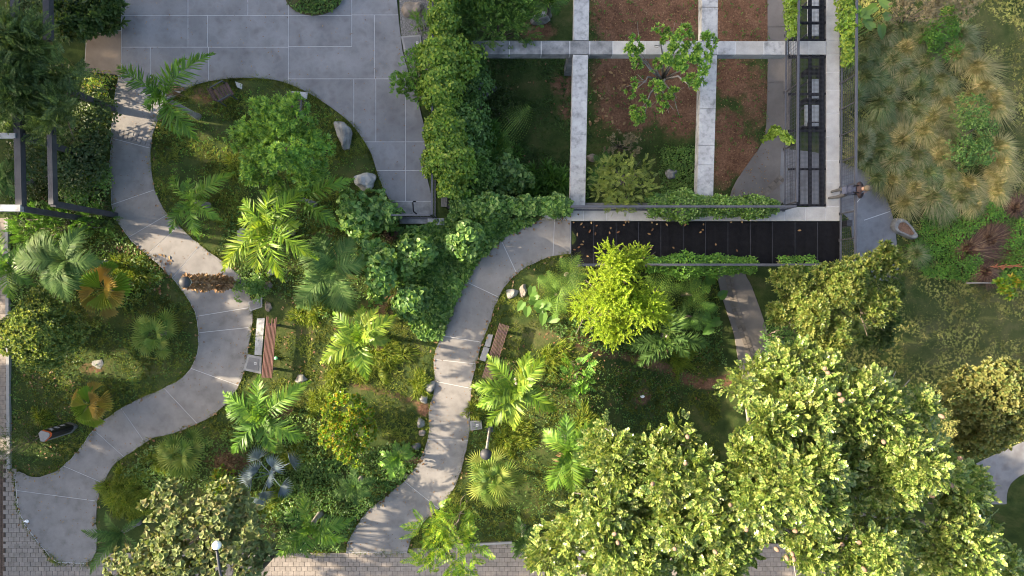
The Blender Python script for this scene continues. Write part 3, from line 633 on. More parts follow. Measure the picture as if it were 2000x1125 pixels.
def sprigs(mb, P, A, kind, size, lw, k=7, shape='hex', spread=1.0, jit=.25, droop=.05, tw=1.0):
    """leaf groups at points P along axes A.  size = leaf length"""
    n = len(P); A = nrm(A + RS.normal(size=(n, 3)) * jit); X, Y = perp(A)
    sz = size * RS.uniform(.75, 1.2, n)
    if kind == 'rosette':
        ph0 = RS.uniform(0, 6.28, n)
        for i in range(k):
            th = ph0 + i * 2.399 + RS.uniform(-.2, .2, n); a = (.45 + .75 * (i / max(1, k - 1))) * spread + RS.uniform(-.12, .12, n)
            R = X * np.cos(th)[:, None] + Y * np.sin(th)[:, None]
            D = A * np.cos(a)[:, None] + R * np.sin(a)[:, None]; N = A * np.sin(a)[:, None] - R * np.cos(a)[:, None]
            leaves(mb, P, D, N, sz * RS.uniform(.8, 1.1, n), sz * lw, shape, droop=droop)
    elif kind == 'pinnate':
        Ls = sz * tw
        up = nrm(np.array([[0, 0, 1.0]]) + RS.normal(size=(n, 3)) * .45); S = nrm(np.cross(A, up)); U = np.cross(S, A)
        for i in range(k):
            t = (i + .6) / k; q = P + A * (Ls * t)[:, None]
            f = size * (1.05 - .55 * abs(t - .45))
            for s in (-1, 1):
                D = S * s * (.95 - .3 * t) + A * (.35 + .5 * t) + U * .12
                leaves(mb, q, D, U + RS.normal(size=(n, 3)) * .12, f * RS.uniform(.9, 1.1, n), f * lw, shape, droop=droop)
        leaves(mb, P + A * Ls[:, None], A, U, size * .9, size * lw, shape, droop=droop)
    elif kind == 'spike':
        Ls = sz * tw
        for i in range(k):
            t = i / (k - 1); th = i * 2.399 + RS.uniform(0, 6.28, n); R = X * np.cos(th)[:, None] + Y * np.sin(th)[:, None]
            leaves(mb, P + A * (Ls * t)[:, None], R * (1.0 - .55 * t) + A * (.5 + .6 * t), A, size * (1.1 - .5 * t), size * lw, shape, droop=0)
    elif kind == 'single':
        for i in range(k):
            th = RS.uniform(0, 6.28, n); R = X * np.cos(th)[:, None] + Y * np.sin(th)[:, None]
            q = P + R * (size * .5 * RS.uniform(0, 1, n))[:, None]
            leaves(mb, q, R + A * RS.uniform(-.1, .35, n)[:, None] + np.array([0, 0, -.15]), A + RS.normal(size=(n, 3)) * .3, sz * RS.uniform(.7, 1.1, n), sz * lw, shape, droop=droop)
def shell(n, c, r, up=.35):
    """points on an uneven ellipsoid shell, biased upward and outward; returns points and outward axes"""
    d = rdir(int(n * 2.2)); d = d[d[:, 2] > -up][:n]
    r = np.broadcast_to(np.array(r, float), (3,)) if np.ndim(r) else np.array([r] * 3)
    rho = RS.uniform(.62, 1.0, len(d)) ** .5
    P = np.array(c) + d * r * rho[:, None]; return P, nrm(d / r)
def crown(blobs, n_clump, clump_r, n_spr, kind, size, lw, smallness=1.0, squash=.8, **kw):
    """blobs: (x,y,z,rxy,rz) world.  Sprigs on clumps on blobs."""
    mb = MB()
    tot = sum(b[3] ** 2 for b in blobs)
    for (x, y, z, r, rz) in blobs:
        nc = max(3, int(n_clump * r * r / tot))
        C, A = shell(nc, (x, y, z), (r * .86, r * .86, rz * .86), up=.3)
        for c, a in zip(C, A):
            cr = clump_r * RS.uniform(.6, 1.25)
            P, B = shell(max(3, int(n_spr * RS.uniform(.7, 1.3))), c, (cr, cr, cr * squash), up=.2)
            B = nrm(B * .75 + a * .5 + np.array([0, 0, .35]))
            sprigs(mb, P, B, kind, size, lw, **kw)
    return mb
def break_up(bl, k, f, dz=.5):
    out = []
    for (px, py, z, rp, rz) in bl:
        for _ in range(max(2, int(round(k)))):
            a = RS.uniform(0, 6.28); re = max(14, (rp - 20) / 1.08); d = re * math.sqrt(RS.uniform(0, .45)); out.append((px + d * math.cos(a), py + d * math.sin(a), z + RS.uniform(-dz, dz), re * f * RS.uniform(.75, 1.25), rz * f * RS.uniform(.9, 1.4)))
    return out
def px_blobs(bl):
    out = []
    for (px, py, z, rp, rz) in bl:
        c = W(px, py, z); out.append((c.x, c.y, c.z, rp * PXS(z), rz))
    return out
def limbs(mb, base, targets, r0, fork=.45, wob=.12):
    """trunk from base (world) up to a fork and limbs to targets"""
    base = np.array(base, float); T = np.array(targets, float); top = T.mean(0)
    f = base + (top - base) * fork; f[2] = base[2] + (top[2] - base[2]) * fork
    m = (base + f) / 2 + RS.normal(size=3) * wob * .5
    mb.tube([base - [0, 0, .1], base + (m - base) * .5, m, f], [r0 * 1.25, r0 * 1.05, r0 * .92, r0 * .8], 9)
    for t in T:
        k1 = f + (t - f) * .4 + RS.normal(size=3) * wob; k1[2] += .15; k2 = f + (t - f) * .75 + RS.normal(size=3) * wob
        mb.tube([f - (f - m) * .15, k1, k2, t], [r0 * .62, r0 * .42, r0 * .28, r0 * .1], 6)
        for _ in range(3):
            e = t + RS.normal(size=3) * np.array([.5, .5, .3]) * min(.9, np.linalg.norm(t - f) * .35)
            mb.tube([k2, (k2 + e) / 2 + RS.normal(size=3) * .06, e], [r0 * .2, r0 * .13, r0 * .05], 5)
def local(mb, o):
    b = np.array(o, float)
    for v in mb.v: v -= b
    return mb
def tree(name, label, bl, base_px, leafmat, spec, r0=.12, bark='bark', fork=.45, cat='tree', group=None, zbase=None, wob=.12, leafname='crown', sub=None):
    reseed(label); main = px_blobs(bl); blobs = px_blobs(break_up(bl, *sub)) if sub else main
    if base_px is None:
        bx = np.mean([b[0] for b in blobs]); by = np.mean([b[1] for b in blobs])
    else:
        zz = 0
        for _ in range(4): p = W(*base_px, zz); zz = gz(p.x, p.y)
        bx, by = p.x, p.y
    z0 = gz(bx, by); t = thing(name, label, cat, (bx, by, z0), group=group)
    m = MB(); limbs(m, (bx, by, z0), [(b[0], b[1], b[2]) for b in main], r0, fork, wob)
    obj('trunk', smooth(local(m, (bx, by, z0)).mesh('trunk')), M[bark], t)
    obj(leafname, local(crown(blobs, **spec), (bx, by, z0)).mesh(leafname), L[leafmat], t)
    return t
def shrub(name, label, bl, leafmat, spec, cat='shrub', group=None, stems=True):
    blobs = px_blobs(bl); bx = np.mean([b[0] for b in blobs]); by = np.mean([b[1] for b in blobs]); z0 = gz(bx, by)
    t = thing(name, label, cat, (bx, by, z0), group=group)
    obj('foliage', local(crown(blobs, **spec), (bx, by, z0)).mesh('foliage'), L[leafmat], t)
    if stems:
        m = MB()
        for b in blobs:
            for _ in range(4):
                e = np.array([b[0], b[1], b[2]]) + RS.normal(size=3) * b[3] * .3; s = np.array([bx + RS.normal() * .06, by + RS.normal() * .06, z0 - .05])
                m.tube([s, (s + e) / 2 + RS.normal(size=3) * .05, e], [.03, .02, .008], 5)
        obj('stems', smooth(local(m, (bx, by, z0)).mesh('stems')), M['bark'], t)
    return t

# ---- palms
def frond_mesh(R, n=34, ll=.42, lw=.035, e0=50, e1=-35, plume=.35, droop=.25, vee=.25, name='frond', ang=(68, 28), start=.14, curve=0.0):
    mb = MB(); t = np.linspace(0, 1, 14); e = np.radians(e0 + (e1 - e0) * t ** .85)
    seg = np.stack([np.cos(e), np.zeros_like(e), np.sin(e)], 1); pts = np.vstack([[0, 0, 0], np.cumsum((seg[:-1] + seg[1:]) / 2, 0)])
    pts *= R / pts[-1, 0]
    pts[:, 1] += curve * R * t ** 2
    mb.tube(pts, np.linspace(.022, .005, 14), 5, cap=False)
    u = np.linspace(start, 1, n); C = np.stack([np.interp(u, t, pts[:, k]) for k in range(3)], 1)
    T = nrm(np.stack([np.interp(u, t, np.gradient(pts[:, k], t)) for k in range(3)], 1)); S = np.tile([0, 1.0, 0], (n, 1)); U = np.cross(T, S) * -1
    U = np.where(U[:, 2:3] < 0, -U, U)
    f = np.clip(np.sin(np.clip((u - start) / (1 - start), 0, 1) ** .75 * 2.75 + .35), .25, 1)
    a = np.radians(ang[0] + (ang[1] - ang[0]) * u ** 1.5)
    for s in (-1, 1):
        ph = vee + RS.normal(size=n) * plume; aa = a + RS.normal(size=n) * .07
        side = S * s * np.cos(ph)[:, None] + U * np.sin(ph)[:, None]
        D = T * np.cos(aa)[:, None] + side * np.sin(aa)[:, None]; N = -S * s * np.sin(ph)[:, None] + U * np.cos(ph)[:, None]
        leaves(mb, C + RS.normal(size=(n, 3)) * .004, D, N, ll * f * RS.uniform(.88, 1.1, n), lw * RS.uniform(.85, 1.15, n), 'strip', droop=droop)
    return mb.mesh(name)
def palm(label, crown_px, hz, tips, leafmat='palm', name='palm_tree', n=34, ll=.42, lw=.038, plume=.35, droop=.25, e0=52, e1=-38, vee=.25, trunk_r=.085, bark='palebark', young=3, base_dz=0.0, group=None):
    """crown_px at height hz above the ground; tips: photo pixels that the frond ends reach"""
    z0 = 0.0
    for _ in range(4): c = W(*crown_px, z0 + hz); z0 = gz(c.x, c.y)
    t = thing(name, label, 'palm', (c.x, c.y, z0), group=group)
    zz = np.linspace(-.05, hz, 9)
    m = MB().tube([(RS.normal() * .006, RS.normal() * .006, z) for z in zz], trunk_r * np.array([1.5, 1.25, 1.05, 1.0, .95, .9, .85, .8, .55]), 10)
    obj('trunk', smooth(m.mesh('trunk')), M[bark], t)
    for i, tip in enumerate(tips):
        tz = z0 + hz - .1
        w = W(tip[0], tip[1], tz); dx, dy = w.x - c.x, w.y - c.y; R = math.hypot(dx, dy)
        me = frond_mesh(R, n=int(n * .82 * min(1.3, max(.6, R / 1.3))), ll=ll * 1.15 * min(1.15, .55 + R * .4), lw=lw * 1.2, plume=plume, droop=droop, e0=e0 + RS.uniform(-8, 8), e1=e1 + RS.uniform(-8, 8), vee=vee, curve=RS.uniform(-.08, .08))
        o = obj('frond', me, L[leafmat], t, (0, 0, hz - .04)); o.rotation_euler = (0, 0, math.atan2(dy, dx))
    if len(tips) > 6:
        o = obj('dead_frond', frond_mesh(RS.uniform(.5, .8), n=int(n * .6), ll=ll * .8, lw=lw, plume=.5, droop=.5, e0=5, e1=-70), L['dead'], t, (0, 0, hz - .12)); o.rotation_euler = (0, 0, RS.uniform(0, 6.28))
    for i in range(young):
        me = frond_mesh(RS.uniform(.3, .6), n=int(n * .6), ll=ll * .7, lw=lw, plume=plume * .8, droop=droop, e0=82, e1=25, vee=vee)
        o = obj('frond', me, L[leafmat], t, (0, 0, hz - .02)); o.rotation_euler = (0, 0, RS.uniform(0, 6.28))
    return t
def star_tips(c, r, n, a0=0.0, jr=.15, z=0):
    return [(c[0] + r * RS.uniform(1 - jr, 1 + jr) * math.cos(a0 + 6.283 * k / n + RS.uniform(-.2, .2)), c[1] + r * RS.uniform(1 - jr, 1 + jr) * math.sin(a0 + 6.283 * k / n + RS.uniform(-.2, .2))) for k in range(n)]
def fan_mesh(pet, r, ns=22, span=300, tilt=-20, e0=45, split=.6, fold=.10, tipdroop=.15, wav=.0, name='fan_leaf'):
    """petiole along +x rising at e0, round pleated blade at its end"""
    mb = MB(); e = math.radians(e0); end = np.array([pet * math.cos(e), 0, pet * math.sin(e)])
    mb.tube([(0, 0, 0), end * .5 + [0, 0, .03], end], [.016, .012, .008], 5, cap=False)
    tl = math.radians(tilt); X = np.array([math.cos(tl), 0, math.sin(tl)]); Y = np.array([0, 1.0, 0]); Z = np.cross(X, Y)
    th = np.radians(np.linspace(-span / 2, span / 2, ns + 1))
    V, t, q = [], [], []
    for i in range(ns):
        a, b = th[i], th[i + 1]; m = (a + b) / 2
        rr = r * (.72 + .28 * math.cos(m * .5)) * RS.uniform(.93, 1.05)
        def pt(ang, rad, up): return end + (X * math.cos(ang) + Y * math.sin(ang)) * rad + Z * up
        w = wav * math.sin(i * 1.3) * r
        base = len(V)
        hw_ = (b - a) * (.5 if split > .8 else .43); V += [end, pt(m - hw_, rr * split, -fold * r * .5 + w * .5), pt(m, rr * split, fold * r * .7 + w * .5), pt(m + hw_, rr * split, -fold * r * .5 + w * .5), pt(m, rr, -tipdroop * rr + w)]
        t += [[base, base + 1, base + 2], [base, base + 2, base + 3], [base + 1, base + 4, base + 2], [base + 2, base + 4, base + 3]]
    mb.add(np.array(V), t=np.array(t)); return mb.mesh(name)
def fan_palm(label, crown_px, hz, rpx, n, leafmat='fan', name='fan_palm', ns=22, span=300, split=.6, blade=.55, trunk_r=.08, tipdroop=.15, wav=0, group=None, fold=.1, e=(80, 12), tilt=(45, -16)):
    z0 = 0.0
    for _ in range(4): c = W(*crown_px, z0 + hz); z0 = gz(c.x, c.y)
    R = rpx * PXS(z0 + hz)
    t = thing(name, label, 'palm', (c.x, c.y, z0), group=group)
    obj('trunk', smooth(MB().tube([(0, 0, z) for z in np.linspace(-.05, max(.12, hz), 6)], trunk_r * np.array([1.4, 1.1, 1, .95, .9, .6]), 9).mesh('trunk')), M['bark'], t)
    for i in range(n):
        f = (i + .5) / n; az = i * 2.399 + RS.uniform(-.25, .25)
        el = e[0] + (e[1] - e[0]) * f; br = R * blade * RS.uniform(.72, 1.1); pet = max(.08, (R * (.45 + .6 * f) - br * .75)) / max(.3, math.cos(math.radians(el)))
        pet = min(pet, R * .8)
        me = fan_mesh(pet, br, ns, span, tilt=tilt[0] + (tilt[1] - tilt[0]) * f + RS.uniform(-8, 8), e0=el, split=split, tipdroop=tipdroop, wav=wav, fold=fold)
        o = obj('fan_leaf', me, L[leafmat], t, (0, 0, max(.08, hz - .03))); o.rotation_euler = (RS.uniform(-.15, .15), 0, az)
    return t
# ---- ferns
def fern_mesh(R, n=20, pl=.38, e0=40, e1=-20, name='frond', w=.062):
    mb = MB(); t = np.linspace(0, 1, 10); e = np.radians(e0 + (e1 - e0) * t); seg = np.stack([np.cos(e), 0 * e, np.sin(e)], 1)
    pts = np.vstack([[0, 0, 0], np.cumsum((seg[:-1] + seg[1:]) / 2, 0)]); pts *= R / pts[-1, 0]
    mb.tube(pts, np.linspace(.014, .004, 10), 4, cap=False)
    u = np.linspace(.12, .98, n); C = np.stack([np.interp(u, t, pts[:, k]) for k in range(3)], 1); T = nrm(np.stack([np.interp(u, t, np.gradient(pts[:, k], t)) for k in range(3)], 1))
    f = np.clip(np.sin(u ** .8 * 2.7 + .3), .15, 1)
    S = np.tile([0, 1.0, 0], (n, 1)); U = np.cross(S, T) * -1; U = np.where(U[:, 2:3] < 0, -U, U)
    for s in (-1, 1):
        D = nrm(S * s + T * .45 + np.array([0, 0, -.12])); Ln = pl * f
        for j in range(7):
            q = C + D * (Ln * (j + .5) / 7)[:, None]; ww = w * (1.1 - j / 8) * (.5 + .5 * f)
            for s2 in (-1, 1):
                leaves(mb, q, T * s2 + D * .55, U, ww, ww * .62, 'diamond', fold=.05)
        leaves(mb, C + D * (Ln * .93)[:, None], D, U, w * .5, w * .3, 'diamond')
    return mb.mesh(name)
def fern(label, crown_px, hz, tips, leafmat='fern', pl=.34, n=20, name='tree_fern', group=None, e0=38, e1=-22):
    z0 = 0.0
    for _ in range(4): c = W(*crown_px, z0 + hz); z0 = gz(c.x, c.y)
    t = thing(name, label, 'fern', (c.x, c.y, z0), group=group)
    obj('trunk', smooth(MB().tube([(0, 0, z) for z in np.linspace(-.05, hz, 5)], [.1, .085, .08, .075, .05], 8).mesh('trunk')), M['bark'], t)
    for tip in tips:
        w = W(tip[0], tip[1], z0 + hz); dx, dy = w.x - c.x, w.y - c.y; R = math.hypot(dx, dy)
        o = obj('frond', fern_mesh(R, n=int(n * .68 * min(1.3, max(.6, R))), pl=pl * min(1.2, .5 + .5 * R), e0=e0, e1=e1), L[leafmat], t, (0, 0, hz)); o.rotation_euler = (RS.uniform(-.12, .12), 0, math.atan2(dy, dx))
    return t
# ---- climbers
def ivy(name, label, line, hw, ht, n, size, leafmat, cat='ivy', lw=.95, shape='heart', group=None, wob=.3, kk=2):
    pts = np.array([tuple(W(px, py, z)) for px, py, z in line]); seg = np.linalg.norm(np.diff(pts, axis=0), axis=1); cum = np.concatenate([[0], np.cumsum(seg)])
    s = RS.uniform(0, cum[-1], n); C = np.stack([np.interp(s, cum, pts[:, k]) for k in range(3)], 1)
    i = np.clip(np.searchsorted(cum, s) - 1, 0, len(seg) - 1); T = nrm(pts[i + 1] - pts[i]); S = nrm(np.cross(T, np.array([0, 0, 1.0])))
    th = RS.uniform(-.25, math.pi + .25, n)
    mod = 1 + wob * (np.sin(s * 2.3 + line[0][0]) * .5 + np.sin(s * 5.1 + 1.3) * .35 + np.sin(s * 11 + th * 2) * .3)
    hwv = np.interp(s / cum[-1], np.linspace(0, 1, len(hw)), hw) if np.ndim(hw) else np.full(n, hw)
    rho = RS.uniform(.72, 1.05, n) * mod
    P = C + S * (np.cos(th) * hwv * rho)[:, None] + np.array([0, 0, 1.0]) * (np.sin(th) * ht * rho)[:, None]
    A = nrm(S * np.cos(th)[:, None] * .8 + np.array([0, 0, 1.0]) * (np.abs(np.sin(th)) + .15)[:, None])
    t = thing(name, label, cat, tuple(pts[0]), group=group); mb = MB(); sprigs(mb, P, A, 'single', size, lw, k=kk, shape=shape, jit=.35)
    obj('foliage', local(mb, pts[0]).mesh('foliage'), L[leafmat], t)
    m = MB(); k = np.linspace(0, cum[-1], 24); CC = np.stack([np.interp(k, cum, pts[:, j]) for j in range(3)], 1)
    for _ in range(3): m.tube(CC + RS.normal(size=CC.shape) * .04, .012, 5)
    obj('vine', smooth(local(m, pts[0]).mesh('vine')), M['bark'], t); return t
# ---- ground-covering masses
def poly_points(poly_px, n, z=0):
    w = np.array(wpoly(poly_px, z)); lo, hi = w.min(0), w.max(0); out = np.zeros((0, 2))
    while len(out) < n:
        p = RS.uniform(lo, hi, (n * 2, 2)); out = np.vstack([out, p[inside(w, p[:, 0], p[:, 1])]])
    return out[:n]
def cover(name, label, cat, poly, n, size, leafmat, zb=0, ht=.25, lw=.95, shape='heart', kk=2, avoid=True):
    p = poly_points(poly, n, zb)
    if avoid: p = p[~on_hard(p[:, 0], p[:, 1])]
    h = ht * (.45 + .55 * np.sin(p[:, 0] * 2.7 + np.sin(p[:, 1] * 1.9) * 1.5) * np.cos(p[:, 1] * 3.1)) * RS.uniform(.6, 1.1, len(p)) + .04
    P = np.stack([p[:, 0], p[:, 1], g(p[:, 0], p[:, 1]) + np.abs(h)], 1)
    mb = MB(); sprigs(mb, P, np.tile([0, 0, 1.0], (len(P), 1)), 'single', size, lw, k=kk, shape=shape, jit=.45)
    return tag(obj(name, mb.mesh(name), L[leafmat]), label, cat, kind='stuff')

# ------------------------------------------------------------------ trees
S_BIG = dict(n_clump=1450, clump_r=.30, n_spr=17, kind='pinnate', size=.10, lw=.84, k=4, tw=2.3, jit=.5, shape='diamond')
tree('mahogany_tree', 'huge sunlit tree with glossy leaves filling the lower right', [(1555, 765, 4.6, 120, 1.3), (1460, 735, 3.8, 60, .9), (1690, 800, 4.6, 110, 1.3), (1215, 880, 4.0, 100, 1.1), (1310, 870, 3.6, 70, .8), (1095, 1050, 3.4, 62, .9), (1215, 1010, 4.2, 110, 1.2), (1330, 1010, 4.6, 90, 1.2), (1440, 920, 5.0, 95, 1.3), (1590, 930, 5.6, 120, 1.4), (1740, 940, 5.2, 120, 1.3), (1850, 960, 4.4, 85, 1.1), (1850, 1070, 4.8, 105, 1.2), (1690, 1070, 5.4, 105, 1.3), (1570, 1060, 5.2, 65, 1.1), (1400, 1110, 4.6, 60, 1.0), (1240, 1120, 4.2, 90, 1.1), (1110, 1120, 3.4, 50, .9), (1790, 790, 4.0, 48, .9), (1930, 1120, 4.0, 75, 1.0), (1510, 850, 5.0, 80, 1.2), (1080, 1090, 3.0, 50, .8), (1170, 1090, 3.8, 70, 1.0), (1280, 940, 4.2, 95, 1.0), (1340, 950, 4.2, 80, 1.0), (1900, 1040, 4.2, 60, 1.0), (1640, 860, 5.2, 80, 1.2), (1330, 1060, 4.6, 70, 1.0), (1400, 985, 4.8, 90, 1.1), (1420, 1050, 4.8, 80, 1.0), (1500, 1000, 5.4, 85, 1.1), (1480, 930, 5.2, 80, 1.1), (1880, 940, 4.0, 60, 1.0), (1830, 890, 4.4, 70, 1.0), (1060, 1080, 3.0, 60, .8), (1130, 1000, 3.6, 60, .9)],
     (1440, 985), 'big', S_BIG, r0=.2, bark='palebark', fork=.45, wob=.2, sub=(4, .52, .7))
BIGTREE = bpy.data.objects['mahogany_tree']
fr_me = bpy.data.meshes.new('fruit'); _b = bmesh.new(); bmesh.ops.create_uvsphere(_b, u_segments=8, v_segments=6, radius=.06); bmesh.ops.scale(_b, vec=(1, 1, 1.45), verts=_b.verts); _b.to_mesh(fr_me); _b.free(); smooth(fr_me)
fr_me.materials.append(noise_mat('fruit_skin', [(0.3, (.14, .09, .062)), (0.7, (.21, .145, .105))], scale=9, rough=.9))
for px, py in ((1617, 728), (1611, 720), (1642, 782), (1646, 780), (1343, 853), (1339, 905), (1275, 945), (1200, 1043), (1207, 1060), (1427, 986), (1458, 1035), (1318, 1072), (1397, 1078), (1517, 1073), (1548, 1082), (1551, 1092), (1553, 1037), (1537, 1090), (1645, 1063), (1678, 1060), (1726, 863), (1831, 898), (1840, 901), (1839, 813), (1857, 947), (1820, 968), (1688, 1112), (1836, 910), (1640, 770), (1875, 895)):
    z = 6.1; p = W(px, py, z) - BIGTREE.location
    obj('fruit', fr_me, None, BIGTREE, p, (RS.uniform(-.6, .6), RS.uniform(-.6, .6), 0))
S_OLIVE = dict(n_clump=260, clump_r=.28, n_spr=14, kind='rosette', size=.16, lw=.42, k=9, jit=.3, shape='diamond')
tree('olive_green_tree', 'olive-green leafy tree overhanging the right end of the black grating', [(1540, 565, 2.2, 68, 1.0), (1640, 540, 2.6, 84, 1.1), (1716, 506, 2.4, 52, .8), (1620, 610, 2.4, 92, 1.1), (1695, 585, 2.2, 62, 1.0), (1530, 610, 1.6, 50, .8), (1600, 650, 1.6, 62, .8), (1580, 590, 2.4, 70, 1.0)], (1560, 575), 'olive', S_OLIVE, r0=.15, sub=(4, .5, .35))
tree('yellow_leaf_tree', 'yellow-brown autumn-toned tree at the right edge above the path', [(1885, 770, 2.9, 45, .9), (1950, 755, 3.3, 50, 1.0), (1925, 815, 3.0, 55, 1.0), (1990, 800, 3.0, 45, .9), (1890, 850, 2.2, 36, .7)], (1880, 790), 'brownleaf', dict(n_clump=130, clump_r=.34, n_spr=14, kind='rosette', size=.14, lw=.6, k=6), r0=.1)
tree('spiky_conifer', 'bright yellow-green bristly conifer beside the black grating', [(1215, 530, 4.0, 56, .8), (1165, 575, 3.4, 58, .9), (1245, 585, 3.4, 66, .9), (1190, 620, 3.0, 62, .9), (1138, 605, 2.4, 44, .7), (1285, 615, 2.6, 42, .7), (1190, 500, 4.2, 36, .7), (1235, 500, 4.0, 32, .6), (1195, 650, 2.4, 42, .7), (1205, 570, 3.8, 56, .9)], (1180, 580), 'spike', dict(n_clump=150, clump_r=.2, n_spr=13, kind='spike', size=.08, lw=.50, k=18, tw=3.4, jit=.35, shape='diamond'), r0=.12, sub=(3, .72, .3))
tree('clumped_green_tree', 'round fresh-green tree with clumped leaves in the plaza island', [(520, 235, 2.6, 38, .8), (575, 235, 2.8, 48, .8), (620, 270, 2.4, 30, .7), (500, 290, 2.2, 36, .8), (560, 295, 2.8, 50, .9), (515, 335, 2.0, 32, .7), (600, 330, 2.2, 36, .7), (480, 265, 1.9, 20, .5)], (565, 300), 'clump', dict(n_clump=105, clump_r=.28, n_spr=11, kind='rosette', size=.17, lw=.26, k=13, jit=.3, spread=1.0), r0=.09)
tree('round_dense_tree', 'dense dome-shaped tree by the kerb, lit on its left side', [(85, 645, 2.0, 62, 1.0), (45, 655, 1.7, 45, .9), (125, 650, 1.5, 44, .9), (80, 690, 1.5, 40, .8), (90, 600, 1.6, 40, .8)], (110, 640), 'dome', dict(n_clump=230, clump_r=.2, n_spr=18, kind='rosette', size=.095, lw=.62, k=6), r0=.1)
tree('lime_shrub_tree', 'lime-green shrub with orange-tinged tips in the middle garden', [(675, 800, 1.9, 38, .7), (660, 850, 1.8, 36, .7), (700, 840, 1.6, 32, .7), (690, 885, 1.5, 28, .6), (710, 795, 1.6, 20, .5)], (685, 830), 'bushlime', dict(n_clump=70, clump_r=.2, n_spr=14, kind='rosette', size=.10, lw=.6, k=6), r0=.06)
tree('broad_leaf_tree', 'pale broad-leaved tree around the white lamp, lower left', [(350, 1000, 3.0, 58, .9), (430, 990, 3.2, 60, .9), (470, 1040, 3.4, 60, .9), (380, 1060, 3.4, 72, 1.0), (300, 1080, 3.0, 50, .8), (450, 1100, 3.4, 65, .9), (340, 1120, 3.2, 70, .9), (260, 1115, 2.6, 40, .7), (510, 1080, 3.0, 26, .7)], (440, 1010), 'broad', dict(n_clump=150, clump_r=.36, n_spr=12, kind='rosette', size=.15, lw=.9, k=4, shape='heart', spread=1.3, droop=.1), r0=.1)
tree('pinnate_leaf_tree', 'green feathery-leaved tree at the lower end of the middle path', [(880, 1020, 2.4, 38, .6), (850, 1040, 2.2, 34, .6), (905, 1060, 2.4, 40, .7), (870, 1090, 2.2, 44, .6), (910, 990, 2.0, 24, .5), (840, 1000, 1.6, 20, .5)], (885, 1030), 'pinn', dict(n_clump=34, clump_r=.26, n_spr=6, kind='pinnate', size=.13, lw=.36, k=9, tw=4.0, jit=.4), r0=.06)
tree('sapling', 'small bright green sapling on the shaded slope', [(1128, 715, 1.6, 17, .35), (1118, 745, 1.4, 18, .35), (1142, 735, 1.4, 16, .35), (1125, 765, 1.1, 12, .3)], (1125, 730), 'green', dict(n_clump=14, clump_r=.16, n_spr=6, kind='pinnate', size=.11, lw=.55, k=5, tw=3.0), r0=.03)
tree('many_stemmed_tree', 'sparse branching tree with leafy tufts over the concrete beams', [(1328, 75, 1.2, 26, .4), (1312, 112, 1.3, 26, .4), (1350, 122, 1.2, 36, .45), (1372, 90, 1.1, 22, .35), (1240, 85, .9, 20, .35), (1253, 115, .6, 18, .3), (1280, 128, .4, 10, .2), (1242, 174, .2, 17, .3), (1252, 213, .0, 24, .3), (1302, 203, -.1, 15, .3), (1322, 192, 0, 14, .3), (1285, 168, .0, 12, .25), (1293, 70, 1.0, 15, .3), (1355, 155, .7, 16, .3)], (1290, 170), 'clump', dict(n_clump=70, clump_r=.15, n_spr=8, kind='rosette', size=.15, lw=.42, k=8, jit=.3), r0=.075, bark='palebark', fork=.5)
tree('feathery_tree', 'pale yellow-green feathery tree rising beside the ivy railing', [(1215, 345, .6, 40, .6), (1190, 370, .4, 30, .6), (1245, 365, .4, 32, .5), (1215, 385, .6, 32, .5), (1175, 340, .1, 22, .4), (1250, 330, .1, 22, .4)], (1215, 350), 'feather', dict(n_clump=75, clump_r=.2, n_spr=9, kind='pinnate', size=.062, lw=.34, k=9, tw=3.2, jit=.5), r0=.06)
tree('dark_feathery_tree', 'dark feathery tree growing over the steel pergola', [(60, 120, 4.0, 66, .7), (15, 70, 4.2, 50, .7), (120, 130, 3.8, 45, .6), (40, 190, 3.8, 60, .7), (110, 200, 3.4, 60, .6), (150, 170, 3.0, 40, .5), (10, 140, 4.2, 50, .6), (120, 250, 2.6, 45, .6), (20, 220, 3.4, 40, .6)], (140, 190), 'darkfeather', dict(n_clump=190, clump_r=.36, n_spr=9, kind='pinnate', size=.12, lw=.42, k=8, tw=3.3, jit=.5, shape='diamond'), r0=.11, fork=.5, sub=(3, .6, .3))
tree('young_leafy_tree', 'thin-trunked young tree with bright yellow-green leaves at the right edge', [(1962, 563, -.4, 22, .35), (1975, 553, -.4, 16, .3)], (1965, 566), 'bushlime', dict(n_clump=10, clump_r=.15, n_spr=6, kind='rosette', size=.18, lw=.5, k=6), r0=.03)

# unseen trees added past the left edge to block the low sun, with gaps
def far_tree(x, y, h, r, zlo, seed, label):
    base = (x, y, 0); t = thing('shade_tree', label, 'tree', base, group='shade trees beyond the left edge')
    bl = [(x + RS.normal() * r * .45, y + RS.normal() * r * .45, RS.uniform(zlo + r * .3, h - r * .3), r * RS.uniform(.45, .7), (h - zlo) * .28) for _ in range(7)]
    m = MB(); limbs(m, base, [b[:3] for b in bl], .2, .4, .3); obj('trunk', smooth(local(m, base).mesh('trunk')), M['bark'], t)
    dn = 3.2 if h > 12 else 2.3
    obj('crown', local(crown(bl, n_clump=int(62 * dn), clump_r=r * .22, n_spr=12, kind='rosette', size=.5, lw=.8, k=6, shape='diamond'), base).mesh('crown'), L['bush'], t)
FAR = [(-25, 9.7, 20.5, 2.9, 5.4), (-26, 12.8, 20, 3.4, 3.2), (-25, 16.5, 18, 3.4, 3), (-27, 20.5, 18, 3.4, 3), (-29, 10.4, 21.5, 3.0, 8.0), (-29, 14.5, 18, 3.2, 4), (-27.5, 10.8, 17.5, 2.8, 6.6), (-31, 12.0, 18, 3.0, 8.0),
       (-23, 5.2, 7.6, 1.6, 1.5), (-24, 1.2, 5.6, 1.2, 1.0), (-23, -2.8, 6.9, 1.5, 1.5), (-24, -6.1, 6.3, 1.6, .6), (-24, -9.0, 6.5, 1.8, .6), (-24, -12.2, 6.5, 1.8, .8)]
